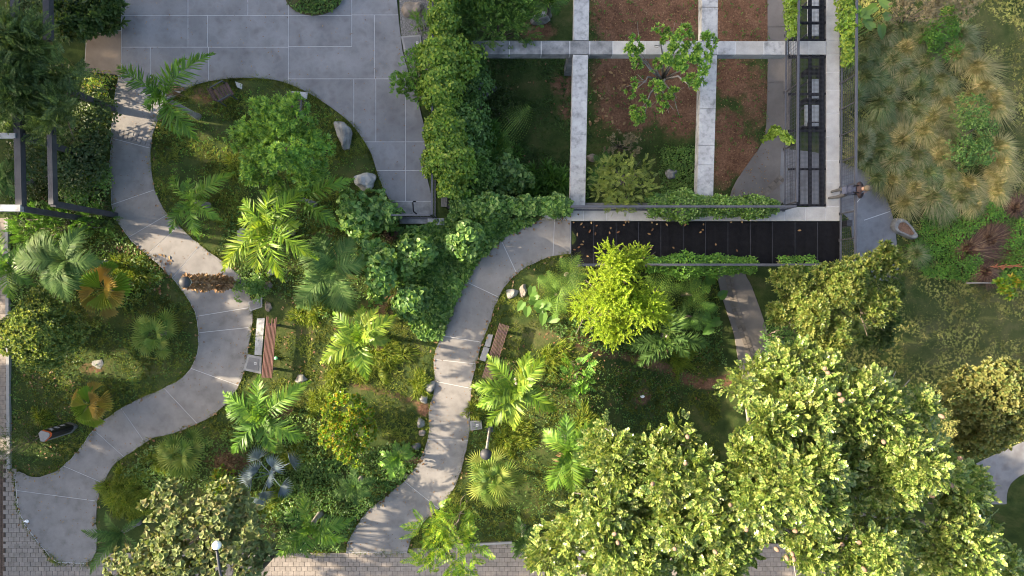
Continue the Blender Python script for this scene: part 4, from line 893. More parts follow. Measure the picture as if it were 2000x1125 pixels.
for i, f in enumerate(FAR):
    far_tree(*f, i, 'tall tree added out of view for its shade, left of the dark pergola' if f[2] > 12 else 'low tree added out of view for its shade, left of the kerb')

# ------------------------------------------------------------------ palms
palm('tall foxtail palm with a pale trunk leaning over the path, upper left', (318, 190), 2.5, [(238, 132), (425, 112), (395, 268), (352, 262), (365, 120), (290, 215), (300, 150)], 'palm', n=46, ll=.40, plume=.75, droop=.12)
palm('foxtail palm at the left tip of the plaza island', (372, 392), 1.3, [(334, 348), (462, 345), (338, 452), (395, 465), (345, 420), (435, 430), (410, 360), (370, 350)], 'palm', n=42, ll=.34, plume=.6, droop=.15)
palm('lower foxtail palm on the right of the plaza island', (588, 388), 1.5, [(640, 325), (668, 440), (540, 362), (690, 350), (520, 385), (600, 330)], 'palm', n=44, ll=.36, plume=.65, droop=.12)
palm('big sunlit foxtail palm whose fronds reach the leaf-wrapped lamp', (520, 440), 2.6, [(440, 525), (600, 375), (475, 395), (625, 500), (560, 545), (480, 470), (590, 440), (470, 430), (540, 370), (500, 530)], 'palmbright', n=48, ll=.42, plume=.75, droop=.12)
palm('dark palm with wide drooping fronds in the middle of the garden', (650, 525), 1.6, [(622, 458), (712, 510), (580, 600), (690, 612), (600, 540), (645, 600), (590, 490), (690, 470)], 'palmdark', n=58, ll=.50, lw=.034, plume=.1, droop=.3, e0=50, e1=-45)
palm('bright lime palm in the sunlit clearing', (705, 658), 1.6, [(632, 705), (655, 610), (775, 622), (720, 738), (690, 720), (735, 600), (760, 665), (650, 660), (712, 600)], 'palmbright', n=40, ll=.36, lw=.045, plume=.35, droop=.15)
palm('bright palm below the long wooden bench', (512, 812), 1.7, [(515, 735), (447, 762), (604, 745), (462, 880), (598, 858), (445, 800), (540, 880), (560, 780)], 'palm', n=42, ll=.40, lw=.045, plume=.4, droop=.15)
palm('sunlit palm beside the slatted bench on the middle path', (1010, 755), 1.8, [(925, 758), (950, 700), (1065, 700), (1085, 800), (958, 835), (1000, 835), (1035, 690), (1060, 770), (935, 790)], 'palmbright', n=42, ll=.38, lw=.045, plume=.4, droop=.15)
palm('palm half hidden by the huge sunlit tree', (1112, 880), 2.0, [(1065, 840), (1165, 815), (1075, 955), (1150, 930), (1120, 960), (1100, 810), (1160, 880)], 'palm', n=46, ll=.42, plume=.15, droop=.25)
palm('dark foxtail palm on the slope below the black grating', (1308, 658), 1.2, [(1215, 682), (1300, 592), (1382, 672), (1335, 595), (1345, 695), (1240, 715), (1290, 700)], 'palmdark', n=50, ll=.34, plume=.6, droop=.1)
palm('small yellowish palm near the edge of the middle path', (778, 893), .8, [(745, 880), (810, 885), (765, 935), (800, 865), (742, 908), (790, 930), (775, 862)], 'palm', n=24, ll=.26, lw=.05, plume=.15)
palm('small dark palm in the shaded middle bed', (695, 948), .9, [(650, 962), (735, 935), (700, 985), (690, 915), (725, 965), (665, 935)], 'palmdark', n=26, ll=.3, lw=.04, plume=.15)
palm('dark green palm beside the brick pavement', (605, 1028), 1.3, [(545, 1085), (595, 965), (690, 1010), (560, 990), (650, 1060), (600, 1085), (680, 1045), (575, 1060)], 'palm', n=42, ll=.36, plume=.6, droop=.12)
palm('grey-green cycad-like palm in the lower left corner', (238, 1040), 1.0, [(168, 1028), (208, 1000), (185, 1115), (275, 1010), (255, 1095), (215, 1085), (285, 1065)], 'palmdark', n=52, ll=.22, lw=.025, plume=.1, droop=.1, vee=.4)
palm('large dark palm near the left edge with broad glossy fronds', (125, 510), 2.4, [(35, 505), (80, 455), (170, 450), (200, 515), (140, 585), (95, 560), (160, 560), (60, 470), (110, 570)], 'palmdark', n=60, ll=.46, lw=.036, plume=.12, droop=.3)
palm('bright palm cut by the left edge of the picture', (18, 520), 1.8, [(75, 555), (-30, 560), (60, 480), (-20, 470), (30, 585), (5, 450)], 'palm', n=40, ll=.36, plume=.3)
palm('small palm below the steel pergola at the left edge', (10, 345), 1.4, [(60, 350), (0, 395), (35, 310), (-40, 330), (30, 385)], 'palmdark', n=40, ll=.35, plume=.15)
palm('small palm poking out under the big tree by the pavement', (1022, 1048), 1.0, [(1010, 1008), (1045, 1070), (1000, 1075), (1030, 1090), (1050, 1030)], 'palmdark', n=30, ll=.3)
palm('palm crown at the top edge above the dark rock', (1075, 5), -1.2 + 2.4, [(1045, 30), (1090, 28), (1110, 5), (1040, -20), (1075, -35)], 'palm', n=36, ll=.35, plume=.2)

fan_palm('grey-green fan palm by the curve of the left path', (310, 652), .7, 54, 13, 'fan', ns=17, span=230, split=.5, blade=.5)
fan_palm('fan palm with pale ribs in the lower left bed', (362, 884), 1.0, 56, 13, 'fan', ns=17, span=240, split=.5, blade=.52)
fan_palm('large round fan palm behind the dark-globed lamp', (966, 930), 1.2, 63, 16, 'fan', ns=19, span=240, split=.5, blade=.5)
fan_palm('silvery blue fan palm in the lower middle bed', (528, 925), 1.0, 66, 9, 'fanblue', ns=15, span=170, split=.5, blade=.44)
fan_palm('yellow ruffled fan palm in the left bed', (206, 566), 1.0, 54, 13, 'fanyellow', ns=9, span=82, split=.84, blade=.8, tipdroop=.12, fold=.09, e=(80, 15), tilt=(40, -25))
fan_palm('small golden ruffled fan palm above the dark sign', (178, 790), .8, 42, 12, 'fanyellow', ns=9, span=82, split=.84, blade=.8, tipdroop=.12, fold=.09, e=(80, 15), tilt=(40, -25))
fan_palm('small drooping fan palm above the silvery blue palm', (535, 868), .6, 22, 6, 'fan', ns=16, split=.5)

# ------------------------------------------------------------------ ferns
fern('large single-fronded tree fern in the dark sunken bed', (968, 290), 1.3, [(1035, 212), (1000, 300), (960, 330), (940, 300)], 'fern', pl=.55, n=22)
fern('tree fern touching the left end of the black grating', (1112, 535), 1.2, [(1130, 500), (1095, 505), (1145, 540), (1080, 560), (1130, 580)], 'fern', pl=.4)
fern('spreading fern beside the pair of pale rocks', (1090, 575), .9, [(1050, 545), (1060, 590), (1105, 610), (1070, 530), (1120, 560), (1085, 620)], 'fern', pl=.36)
fern('fern between the bristly conifer and the railing', (1288, 568), 1.2, [(1262, 540), (1310, 525), (1300, 605), (1330, 560), (1270, 600)], 'fern', pl=.45)
fern('fern above the dark foxtail palm', (1350, 575), 1.3, [(1348, 530), (1385, 560), (1380, 600), (1320, 555), (1330, 610)], 'fern', pl=.42)
fern('fern at the left edge of the lower path', (1350, 620), .8, [(1400, 600), (1395, 635), (1330, 640), (1365, 645)], 'ferndark', pl=.35)
fern('small fern beside the pale feathery tree', (1178, 322), .6, [(1185, 288), (1155, 345), (1200, 310), (1160, 305), (1150, 370)], 'ferndark', pl=.3)

# ------------------------------------------------------------------ rounded heart-leaved shrubs and other shrubs
HEART = dict(n_clump=46, clump_r=.22, n_spr=14, kind='single', size=.155, lw=.95, k=2, shape='heart')
def HS(n, c=.2): d = dict(HEART); d['n_clump'] = n; d['clump_r'] = c; return d
shrub('heart_leaf_shrub', 'globe-shaped heart-leaved shrub at the bend of the middle path', [(910, 470, .9, 34, .75)], 'round', HS(44))
shrub('heart_leaf_shrub', 'pale heart-leaved shrub spilling beside the dark palm', [(740, 510, 1.3, 34, .6), (720, 480, 1.2, 26, .5), (750, 545, 1.1, 26, .6), (735, 580, .6, 16, .4)], 'round', HS(50))
shrub('heart_leaf_shrub', 'darker heart-leaved shrub right of the pale one', [(815, 490, 1.0, 32, .7), (800, 520, .8, 24, .6)], 'round', HS(44))
shrub('heart_leaf_shrub', 'round heart-leaved shrub standing alone in the shade', [(800, 592, .9, 30, .65), (815, 585, .8, 22, .6)], 'round', HS(40))
shrub('heart_leaf_shrub', 'low heart-leaved shrub below the white boulder', [(690, 405, .6, 34, .4), (730, 400, .5, 28, .4), (700, 440, .7, 30, .5), (740, 420, .5, 30, .4), (765, 425, .6, 20, .4)], 'round', HS(70))
shrub('leafy_shrub', 'bushy green shrub at the edge of the plaza beside the ivy', [(802, 150, .8, 28, .6), (815, 120, .7, 24, .5), (790, 165, .6, 20, .4), (820, 175, .6, 20, .4)], 'green', dict(n_clump=44, clump_r=.2, n_spr=12, kind='pinnate', size=.06, lw=.5, k=5, tw=2.5))
shrub('small_fern_bush', 'small ferny bush between the tan boulder and the meter box', [(822, 48, .4, 18, .3)], 'green', dict(n_clump=12, clump_r=.16, n_spr=8, kind='pinnate', size=.05, lw=.4, k=7, tw=4))
shrub('bluish_shrub', 'bluish green shrub among the ornamental grasses', [(1895, 215, LOW + .7, 36, .55), (1905, 260, LOW + .7, 38, .55), (1880, 300, LOW + .6, 34, .5), (1915, 300, LOW + .6, 28, .5)], 'round', dict(n_clump=95, clump_r=.22, n_spr=12, kind='single', size=.075, lw=.8, k=3, shape='hex'))
shrub('leafy_shrub', 'mid-green bush between the grasses and the lawn', [(1835, 60, LOW + .8, 36, .5), (1845, 90, LOW + .6, 32, .5), (1860, 40, LOW + .7, 30, .5)], 'green', dict(n_clump=60, clump_r=.22, n_spr=12, kind='single', size=.09, lw=.6, k=3, shape='hex'))
shrub('straw_flower_shrub', 'straw-coloured branching shrub with dry pink flower heads at the top edge', [(1790, 5, LOW + 2.2, 46, .5), (1840, -5, LOW + 2.0, 36, .5), (1760, 15, LOW + 1.8, 26, .4), (1880, 5, LOW + 1.6, 30, .4)], 'grey', dict(n_clump=70, clump_r=.26, n_spr=12, kind='rosette', size=.12, lw=.22, k=8))
shrub('grey_flower_shrub', 'grey-brown twiggy shrub in the sunken garden', [(1215, 275, LOW + .8, 22, .4), (1195, 285, LOW + .7, 18, .3), (1235, 285, LOW + .7, 18, .3)], 'grey', dict(n_clump=24, clump_r=.16, n_spr=8, kind='rosette', size=.09, lw=.4, k=6))
shrub('dead_bush', 'dead brown bush between the fan palm and the lime leaves', [(448, 905, .6, 22, .4)], 'dead', dict(n_clump=18, clump_r=.15, n_spr=12, kind='rosette', size=.09, lw=.5, k=6))
shrub('lime_leaf_shrub', 'small lime-leaved shrub above the pale broad-leaved tree', [(440, 935, 1.0, 24, .35), (425, 945, .9, 16, .3)], 'bushlime', dict(n_clump=22, clump_r=.16, n_spr=10, kind='rosette', size=.1, lw=.6, k=6))
shrub('leafy_shrub', 'leafy bush at the foot of the leaf-wrapped lamp', [(490, 545, .5, 30, .4), (478, 570, .4, 22, .3), (505, 570, .3, 16, .3)], 'bush', dict(n_clump=34, clump_r=.18, n_spr=12, kind='single', size=.1, lw=.4, k=4, shape='hex'))
shrub('dark_bush', 'dark bush beside the sign at the lower left edge', [(35, 865, .8, 40, .5), (20, 890, .7, 30, .5), (60, 850, .6, 26, .4)], 'dark', dict(n_clump=50, clump_r=.24, n_spr=11, kind='spike', size=.05, lw=.3, k=12, tw=4))
shrub('clipped_bush', 'dark green bush under the olive-green tree beside the lower path', [(1520, 655, LOW + .9, 34, .6), (1505, 675, LOW + .6, 22, .5)], 'ivydark', dict(n_clump=34, clump_r=.2, n_spr=12, kind='single', size=.1, lw=.5, k=3, shape='hex'))
shrub('grey_green_bush', 'grey-green bush in the shade right of the olive-green tree', [(1720, 620, LOW + 1.4, 30, .6), (1705, 660, LOW + 1.2, 28, .6), (1735, 560, LOW + 1.6, 28, .6)], 'dark', dict(n_clump=50, clump_r=.24, n_spr=12, kind='rosette', size=.13, lw=.35, k=7))
# dark planting beside and inside the sunken garden
DK = dict(n_clump=60, clump_r=.3, n_spr=12, kind='single', size=.12, lw=.8, k=2, shape='heart')
shrub('shade_shrub', 'large dark shrub at the top edge left of the concrete beams', [(985, 20, .3, 60, .7), (940, 40, .2, 50, .7), (1010, 50, -.3, 40, .6), (960, -20, .3, 60, .7)], 'ivydark', dict(n_clump=130, clump_r=.34, n_spr=13, kind='pinnate', size=.085, lw=.5, k=5, tw=3))
shrub('shade_shrub', 'bluish dark shrub beside the flat dark stone', [(985, 200, LOW + .8, 26, .4), (1000, 225, LOW + .7, 20, .4), (965, 215, LOW + .9, 20, .4)], 'dark', dict(n_clump=34, clump_r=.2, n_spr=10, kind='rosette', size=.12, lw=.3, k=7))
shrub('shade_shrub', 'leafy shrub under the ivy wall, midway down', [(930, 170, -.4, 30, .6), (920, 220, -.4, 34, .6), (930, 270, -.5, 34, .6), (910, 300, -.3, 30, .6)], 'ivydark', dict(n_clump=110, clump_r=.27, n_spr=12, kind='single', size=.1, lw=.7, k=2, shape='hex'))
shrub('shade_shrub', 'bluish leafy shrub at the lower end of the ivy wall', [(935, 330, -.2, 30, .5), (940, 360, -.2, 28, .5), (915, 350, -.2, 26, .5)], 'round', dict(n_clump=60, clump_r=.22, n_spr=11, kind='rosette', size=.11, lw=.5, k=6))
shrub('heart_leaf_shrub', 'dark heart-leaved mound inside the sunken garden corner', [(985, 340, -1.0, 36, .6), (1010, 355, -1.2, 30, .5), (965, 370, -.9, 26, .5)], 'round', HS(60, .24))
shrub('shade_shrub', 'spiky dark shrub under the large fern', [(960, 270, LOW + 1.2, 26, .5), (940, 300, LOW + 1.2, 30, .5), (985, 300, LOW + .9, 24, .4)], 'ferndark', dict(n_clump=40, clump_r=.24, n_spr=9, kind='rosette', size=.26, lw=.2, k=7))
shrub('strap_leaf_plant', 'strap-leaved dark plants in the lower corner of the sunken bed', [(1060, 345, LOW + .5, 24, .4), (1090, 360, LOW + .5, 24, .4), (1045, 370, LOW + .5, 20, .4)], 'ferndark', dict(n_clump=20, clump_r=.2, n_spr=6, kind='rosette', size=.42, lw=.14, k=6))
shrub('climbing_shrub', 'leafy bulge of climber at the shoulder of the ivy wall', [(900, 130, .5, 30, .5), (885, 90, .7, 26, .4), (925, 110, .2, 24, .5)], 'ivy', dict(n_clump=50, clump_r=.22, n_spr=12, kind='single', size=.11, lw=.8, k=2, shape='heart'))
shrub('climbing_shrub', 'leafy bulge of climber midway along the ivy wall', [(905, 235, .4, 30, .5), (895, 275, .5, 26, .4), (925, 250, 0, 24, .5)], 'round', dict(n_clump=50, clump_r=.22, n_spr=12, kind='single', size=.11, lw=.8, k=2, shape='heart'))
shrub('climbing_shrub', 'leafy bulge of climber near the end of the ivy wall', [(905, 330, .5, 26, .5), (895, 365, .4, 26, .4), (850, 215, .5, 20, .4)], 'ivy', dict(n_clump=44, clump_r=.22, n_spr=12, kind='single', size=.11, lw=.8, k=2, shape='heart'))
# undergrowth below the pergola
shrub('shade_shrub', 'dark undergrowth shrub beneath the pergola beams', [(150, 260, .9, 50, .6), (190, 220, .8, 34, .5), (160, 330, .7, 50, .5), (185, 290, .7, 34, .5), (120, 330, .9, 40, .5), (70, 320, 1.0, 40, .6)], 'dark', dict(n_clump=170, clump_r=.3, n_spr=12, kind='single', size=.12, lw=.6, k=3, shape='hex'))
shrub('shade_shrub', 'dark broad-leaved shrub in the bed left of the plaza corner', [(185, 25, .8, 45, .5), (150, 45, .9, 40, .5), (215, 20, .6, 24, .4), (130, 25, .8, 30, .4)], 'dark', dict(n_clump=70, clump_r=.3, n_spr=8, kind='rosette', size=.24, lw=.4, k=6))
shrub('yellow_flower_shrub', 'low shrub with yellow-green tips at the path junction, upper left', [(200, 160, .4, 26, .3), (185, 175, .4, 22, .3)], 'bushlime', dict(n_clump=30, clump_r=.18, n_spr=9, kind='single', size=.09, lw=.5, k=2, shape='hex'))
shrub('leafy_shrub', 'bright leafy weeds below the pergola beside the path', [(180, 370, .4, 32, .3), (150, 385, .4, 30, .3), (200, 345, .3, 20, .25)], 'bush', dict(n_clump=50, clump_r=.2, n_spr=10, kind='single', size=.1, lw=.7, k=2))
shrub('leafy_shrub', 'dark ferny shrub along the lower pergola beam', [(60, 440, .5, 40, .35), (130, 440, .4, 40, .3), (190, 430, .3, 26, .3)], 'ferndark', dict(n_clump=50, clump_r=.22, n_spr=9, kind='pinnate', size=.07, lw=.4, k=7, tw=4))
# elephant ears
def ears(label, pts, size, mat='bush', z=.45):
    c = np.mean([W(*p, z) for p in pts], axis=0); z0 = gz(c[0], c[1]); t = thing('elephant_ear', label, 'plant', (c[0], c[1], z0))
    for p in pts:
        w = W(p[0], p[1], z0 + z); a = RS.uniform(0, 6.28); m = MB(); tip = np.array([w.x - c[0], w.y - c[1], z * RS.uniform(.8, 1.1)])
        m.tube([(0, 0, 0), tip * .6 + [0, 0, .1], tip], .012, 5, cap=False); d = np.array([math.cos(a), math.sin(a), -.25])
        leaves(m, [tip], [d], [[0, 0, 1.0]], size * RS.uniform(.8, 1.15), size * .75, 'heart', fold=.1, droop=.1); obj('leaf', m.mesh('leaf'), L[mat], t)
ears('elephant-ear plant beside the two pale rocks', [(1040, 560), (1052, 545), (1035, 585), (1048, 600), (1060, 590), (1022, 590), (1062, 612), (1050, 575), (1030, 600), (1090, 620), (1075, 600)], .42)
ears('dark elephant-ear plant at the edge of the lower path', [(1395, 600), (1380, 570), (1405, 625), (1390, 640), (1375, 615), (1405, 580), (1365, 545), (1390, 555)], .5, 'ferndark', .6)
ears('large-leaved tropical plant at the top of the grass bed', [(1685, 15), (1700, 30), (1715, 10), (1690, 45), (1705, 55), (1725, 35), (1735, 15), (1720, 50)], .5, 'bush', .7)
ears('dark leafy plant below the plaza corner bed', [(150, 60), (165, 40), (175, 62), (140, 40)], .4, 'dark', .5)

# ------------------------------------------------------------------ climbers
ivy('ivy', 'thick curtain of bright ivy over the wall right of the plaza', [(868, -30, .7), (866, 60, .75), (858, 130, .8), (862, 180, .85), (868, 230, .8), (870, 290, .8), (880, 340, .75), (878, 385, .6)], [.5, .4, .72, .5, .7, .55, .68, .5], .6, 9800, .105, 'ivy', wob=.55, shape='hex', lw=.85)
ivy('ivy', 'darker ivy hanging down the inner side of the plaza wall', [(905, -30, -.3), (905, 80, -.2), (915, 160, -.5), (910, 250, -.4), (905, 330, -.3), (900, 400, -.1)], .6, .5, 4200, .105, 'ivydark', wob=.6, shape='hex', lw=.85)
ivy('ivy', 'ivy hedge along the top of the sunken garden wall', [(885, 402, .25), (930, 410, .25), (980, 403, .3), (1040, 403, .3), (1085, 402, .3), (1112, 404, .25)], [.4, .38, .34, .34, .3, .2], .4, 3600, .12, 'round', wob=.5)
ivy('ivy', 'ivy spilling over the walkway railing below the concrete beams', [(1262, 402, .35), (1320, 402, .4), (1380, 403, .4), (1440, 404, .35), (1512, 405, .3)], [.35, .45, .38, .35, .25], .4, 3000, .1, 'bush', lw=.6, shape='hex', wob=.35)
ivy('ivy', 'ivy trailing along the lower railing of the black grating', [(1262, 518, .5), (1330, 519, .5), (1400, 519, .5), (1470, 518, .45)], [.2, .38, .42, .2], .45, 2400, .085, 'green', lw=.6, shape='hex', wob=.35)
ivy('ivy', 'ivy on the lower railing seen between the olive-green branches', [(1520, 517, .5), (1590, 515, .5)], .25, .35, 420, .085, 'green', lw=.6, shape='hex')
ivy('ivy', 'light ivy climbing the right railing at the top', [(1652, -20, .5), (1654, 40, .5), (1655, 90, .5), (1653, 130, .4)], [.28, .25, .2, .12], .5, 1000, .1, 'ivy', wob=.4)
ivy('ivy', 'yellow-green ivy on the left railing at the top', [(1547, -20, .6), (1545, 30, .6), (1545, 75, .6)], [.2, .2, .12], .5, 700, .09, 'lime', wob=.3)
ivy('ivy', 'small yellow-green vine reaching over the railing from the path', [(1496, 262, -1.2), (1515, 260, -.6), (1530, 264, .4), (1545, 280, .8)], [.28, .2, .15, .12], .25, 420, .1, 'lime', wob=.3)
# ------------------------------------------------------------------ ground cover (uncountable)
cover('ground_cover', 'dark heart-leaved ground cover on the slope beside the middle path', 'ground cover', [(860, 430), (930, 425), (1060, 432), (1020, 445), (975, 470), (945, 500), (915, 540), (893, 582), (874, 627), (860, 662), (820, 660), (800, 630), (830, 560), (770, 560), (770, 450), (820, 445)], 5200, .12, 'round', ht=.3)
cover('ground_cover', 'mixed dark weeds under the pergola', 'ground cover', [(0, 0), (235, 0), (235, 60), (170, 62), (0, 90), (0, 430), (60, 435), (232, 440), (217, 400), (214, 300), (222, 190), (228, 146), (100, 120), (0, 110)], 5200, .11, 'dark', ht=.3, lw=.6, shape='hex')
cover('ground_cover', 'weeds in the shaded middle bed', 'ground cover', [(590, 900), (700, 880), (790, 860), (830, 880), (790, 935), (700, 1010), (660, 1075), (560, 1075), (530, 960)], 3000, .09, 'ivydark', ht=.22, lw=.6, shape='hex')
cover('ground_cover', 'green creeping plants around the hollow rock', 'ground cover', [(1800, 400), (1880, 380), (1990, 385), (2010, 560), (1900, 550), (1800, 540), (1760, 480), (1790, 470)], 6000, .09, 'green', zb=LOW, ht=.4, lw=.55, shape='hex')
cover('ground_cover', 'fern-like weeds in the upper corner of the sunken bed', 'ground cover', [(1100, 330), (1145, 330), (1145, 395), (1020, 395), (1020, 350)], 700, .12, 'ferndark', zb=LOW, ht=.3, lw=.5, shape='hex')
cover('ground_cover', 'leafy weeds by the railing in the lower soil bed', 'ground cover', [(1290, 290), (1372, 290), (1372, 395), (1290, 395)], 1500, .09, 'bush', zb=LOW, ht=.3, lw=.5, shape='hex')
cover('ground_cover', 'weeds on the slope below the bristly conifer', 'ground cover', [(1060, 620), (1420, 600), (1440, 720), (1300, 700), (1180, 690), (1060, 640)], 1500, .09, 'ivydark', zb=-1.2, ht=.2, lw=.5, shape='hex')
cover('ground_cover', 'dark green leafy clump at the small round bed on the plaza', 'ground cover', [(556, -40), (672, -40), (668, 5), (650, 22), (615, 30), (580, 22), (562, 5)], 900, .1, 'ivydark', ht=.25, lw=.6, shape='hex', avoid=False)
cover('ground_cover', 'leafy undergrowth around the palm below the long bench', 'ground cover', [(430, 850), (480, 800), (620, 800), (640, 880), (600, 960), (540, 1070), (440, 960), (300, 960), (230, 930), (300, 870)], 2600, .085, 'bush', ht=.26, lw=.55, shape='hex')
cover('ground_cover', 'low leafy weeds around the big foxtail palms', 'ground cover', [(440, 420), (620, 400), (760, 420), (760, 560), (640, 620), (500, 560), (430, 500)], 1700, .08, 'ivydark', ht=.22, lw=.6, shape='hex')
cover('ground_cover', 'low weeds under the dark left palm', 'ground cover', [(20, 440), (220, 440), (330, 540), (250, 600), (150, 590), (20, 600)], 1700, .08, 'bush', ht=.2, lw=.55, shape='hex')
cover('ground_cover', 'sparse clover weeds on the plaza island', 'ground cover', [(300, 230), (480, 160), (640, 210), (730, 330), (700, 400), (400, 470), (310, 390)], 1100, .06, 'green', ht=.1, lw=.7, shape='hex')
cover('ground_cover', 'sparse weeds on the slope right of the middle path', 'ground cover', [(940, 700), (1420, 740), (1300, 860), (1100, 1040), (920, 1040), (920, 860)], 2000, .07, 'ivydark', zb=-.3, ht=.14, lw=.6, shape='hex')
cover('ground_cover', 'sparse weeds in the left bed', 'ground cover', [(30, 600), (380, 560), (380, 700), (180, 830), (60, 925), (25, 900)], 1200, .065, 'ivydark', ht=.12, lw=.6, shape='hex')
cover('ground_cover', 'small weeds sprouting through the red soil', 'ground cover', [(1150, -20), (1500, -20), (1500, 300), (1150, 300)], 420, .07, 'ferndark', zb=LOW, ht=.12, lw=.5, shape='hex', kk=4)
bed = struct('planting_bed', MB().prism(wpoly(spline([(548, -60), (556, -5), (572, 18), (600, 29), (630, 28), (655, 16), (668, -2), (682, -60)]), .05), 0, .06).mesh('planting_bed'), noise_mat('bed_soil', [(0.3, (.03, .04, .015)), (0.7, (.09, .08, .035))], scale=8, rough=1, bump=.5))
gravel_m = noise_mat('gravel', [(0.3, (.07, .068, .065)), (0.5, (.15, .145, .14)), (0.7, (.27, .26, .25))], scale=26, rough=.95, bump=.8, bscale=60)
struct('gravel_strip', MB().prism(wpoly([(777, -60), (846, -60), (846, 200), (818, 190), (802, 150), (788, 100), (782, 50)], .02), -.05, .02).mesh('gravel_strip'), gravel_m)

# ------------------------------------------------------------------ grass
def turf(name, label, poly, n, ht, wd, leafmat, zb=0, thin=True, dry=None, lean=.5):
    p = poly_points(poly, n, zb); keep = ~on_hard(p[:, 0], p[:, 1])
    s = sample_mask(SOILM, p[:, 0], p[:, 1])
    if thin: keep &= RS.uniform(0, 1, len(p)) > s * 1.25
    p = p[keep]; k8 = max(1, len(p) // 7); c = p[RS.randint(0, len(p), k8)]; tr_ = RS.uniform(.5, 1.5, k8)
    p = np.repeat(c, 7, 0); tr_ = np.repeat(tr_, 7); m = len(p); a = RS.uniform(0, 6.283, m); el = RS.uniform(.15, 1.2, m)
    p = p + np.stack([np.cos(a), np.sin(a)], 1) * RS.uniform(0, .03, (m, 1)); keep = ~on_hard(p[:, 0], p[:, 1]); p, a, el, tr_ = p[keep], a[keep], el[keep], tr_[keep]; m = len(p)
    P = np.stack([p[:, 0], p[:, 1], g(p[:, 0], p[:, 1])], 1); D = np.stack([np.cos(a) * np.cos(el), np.sin(a) * np.cos(el), np.sin(el)], 1)
    clump = .55 + .8 * (np.sin(p[:, 0] * 3.1 + 2 * np.sin(p[:, 1] * 2.3)) * np.sin(p[:, 1] * 3.7 + p[:, 0]) * .5 + .5) ** 2
    mb = MB(); leaves(mb, P, D, np.tile([0, 0, 1.0], (m, 1)) + rdir(m) * .4, ht * 1.25 * clump * tr_ * RS.uniform(.6, 1.2, m), wd * RS.uniform(.7, 1.3, m), 'blade', droop=.3)
    return tag(obj(name, mb.mesh(name), L[leafmat]), label, 'grass', kind='stuff')
turf('grass', 'short green grass in the left garden beds', [(10, 440), (240, 440), (500, 520), (900, 430), (900, 1085), (10, 930)], 120000, .11, .028, 'grass')
turf('grass', 'short turf on the plaza island', [(290, 150), (780, 150), (780, 470), (460, 540), (290, 400)], 70000, .11, .028, 'grass')
turf('grass', 'short turf right of the middle path', [(840, 490), (1440, 500), (1440, 1075), (780, 1085), (900, 900)], 90000, .11, .028, 'grass', zb=-.4)
turf('grass', 'turf of the sunken garden with its shade in the blade colour', [(915, 90), (1150, 90), (1150, 400), (915, 400)], 26000, .13, .03, 'shadegrass', zb=LOW)
turf('grass', 'patchy weeds on the red soil', [(1120, -30), (1530, -30), (1530, 400), (1120, 400)], 26000, .085, .016, 'shadegrass', zb=LOW)
turf('grass', 'dry lawn at the right edge', [(1640, -40), (2060, -40), (2060, 900), (1640, 900)], 120000, .085, .028, 'lawn', zb=LOW)
def fringe(label, poly, n, leafmat, z=0, ht=.12):
    P = np.array(poly); k = RS.randint(0, len(P) - 1, n); q = P[k] + (P[k + 1] - P[k]) * RS.uniform(0, 1, (n, 1)); w = at_(q, z)
    cl = (np.sin(w[:, 0] * 5.3 + 1.7 * np.sin(w[:, 1] * 4.1)) + np.sin(w[:, 1] * 7.7 + w[:, 0] * 2.0)) * .25 + .5
    keep = RS.uniform(0, 1, n) < .25 + cl; w, cl = w[keep], cl[keep]; n = len(w)
    w[:, :2] += RS.normal(size=(n, 2)) * (.02 + .035 * cl[:, None]); w[:, 2] = z + .01
    a = RS.uniform(0, 6.28, n); mb = MB()
    leaves(mb, w, np.stack([np.cos(a), np.sin(a), RS.uniform(.2, 1.1, n)], 1), rdir(n), ht * (.5 + cl) * RS.uniform(.5, 1.2, n), .024, 'blade', droop=.3)
    tag(obj('grass', mb.mesh('grass'), L[leafmat]), label, 'grass', kind='stuff')
def at_(pts, z): return np.array([tuple(W(p[0], p[1], z)) for p in pts])
fringe('grass creeping over the edges of the left path', A_L, 5200, 'grass'); fringe('grass creeping over the inner edge of the left path', A_R, 5200, 'grass')
fringe('grass creeping over the upper edge of the middle path', B_L, 3800, 'grass'); fringe('grass creeping over the lower edge of the middle path', B_R, 3800, 'grass')
fringe('grass creeping over the curved edge of the plaza', ISL_TOP, 4200, 'grass'); fringe('grass tufts at the end of the left path', [(95, 1082), (112, 1099), (172, 1102), (190, 1090)], 700, 'grass'); fringe('grass along the brick pavement edge', [(560, 1081), (690, 1079), (800, 1079)], 900, 'grass')
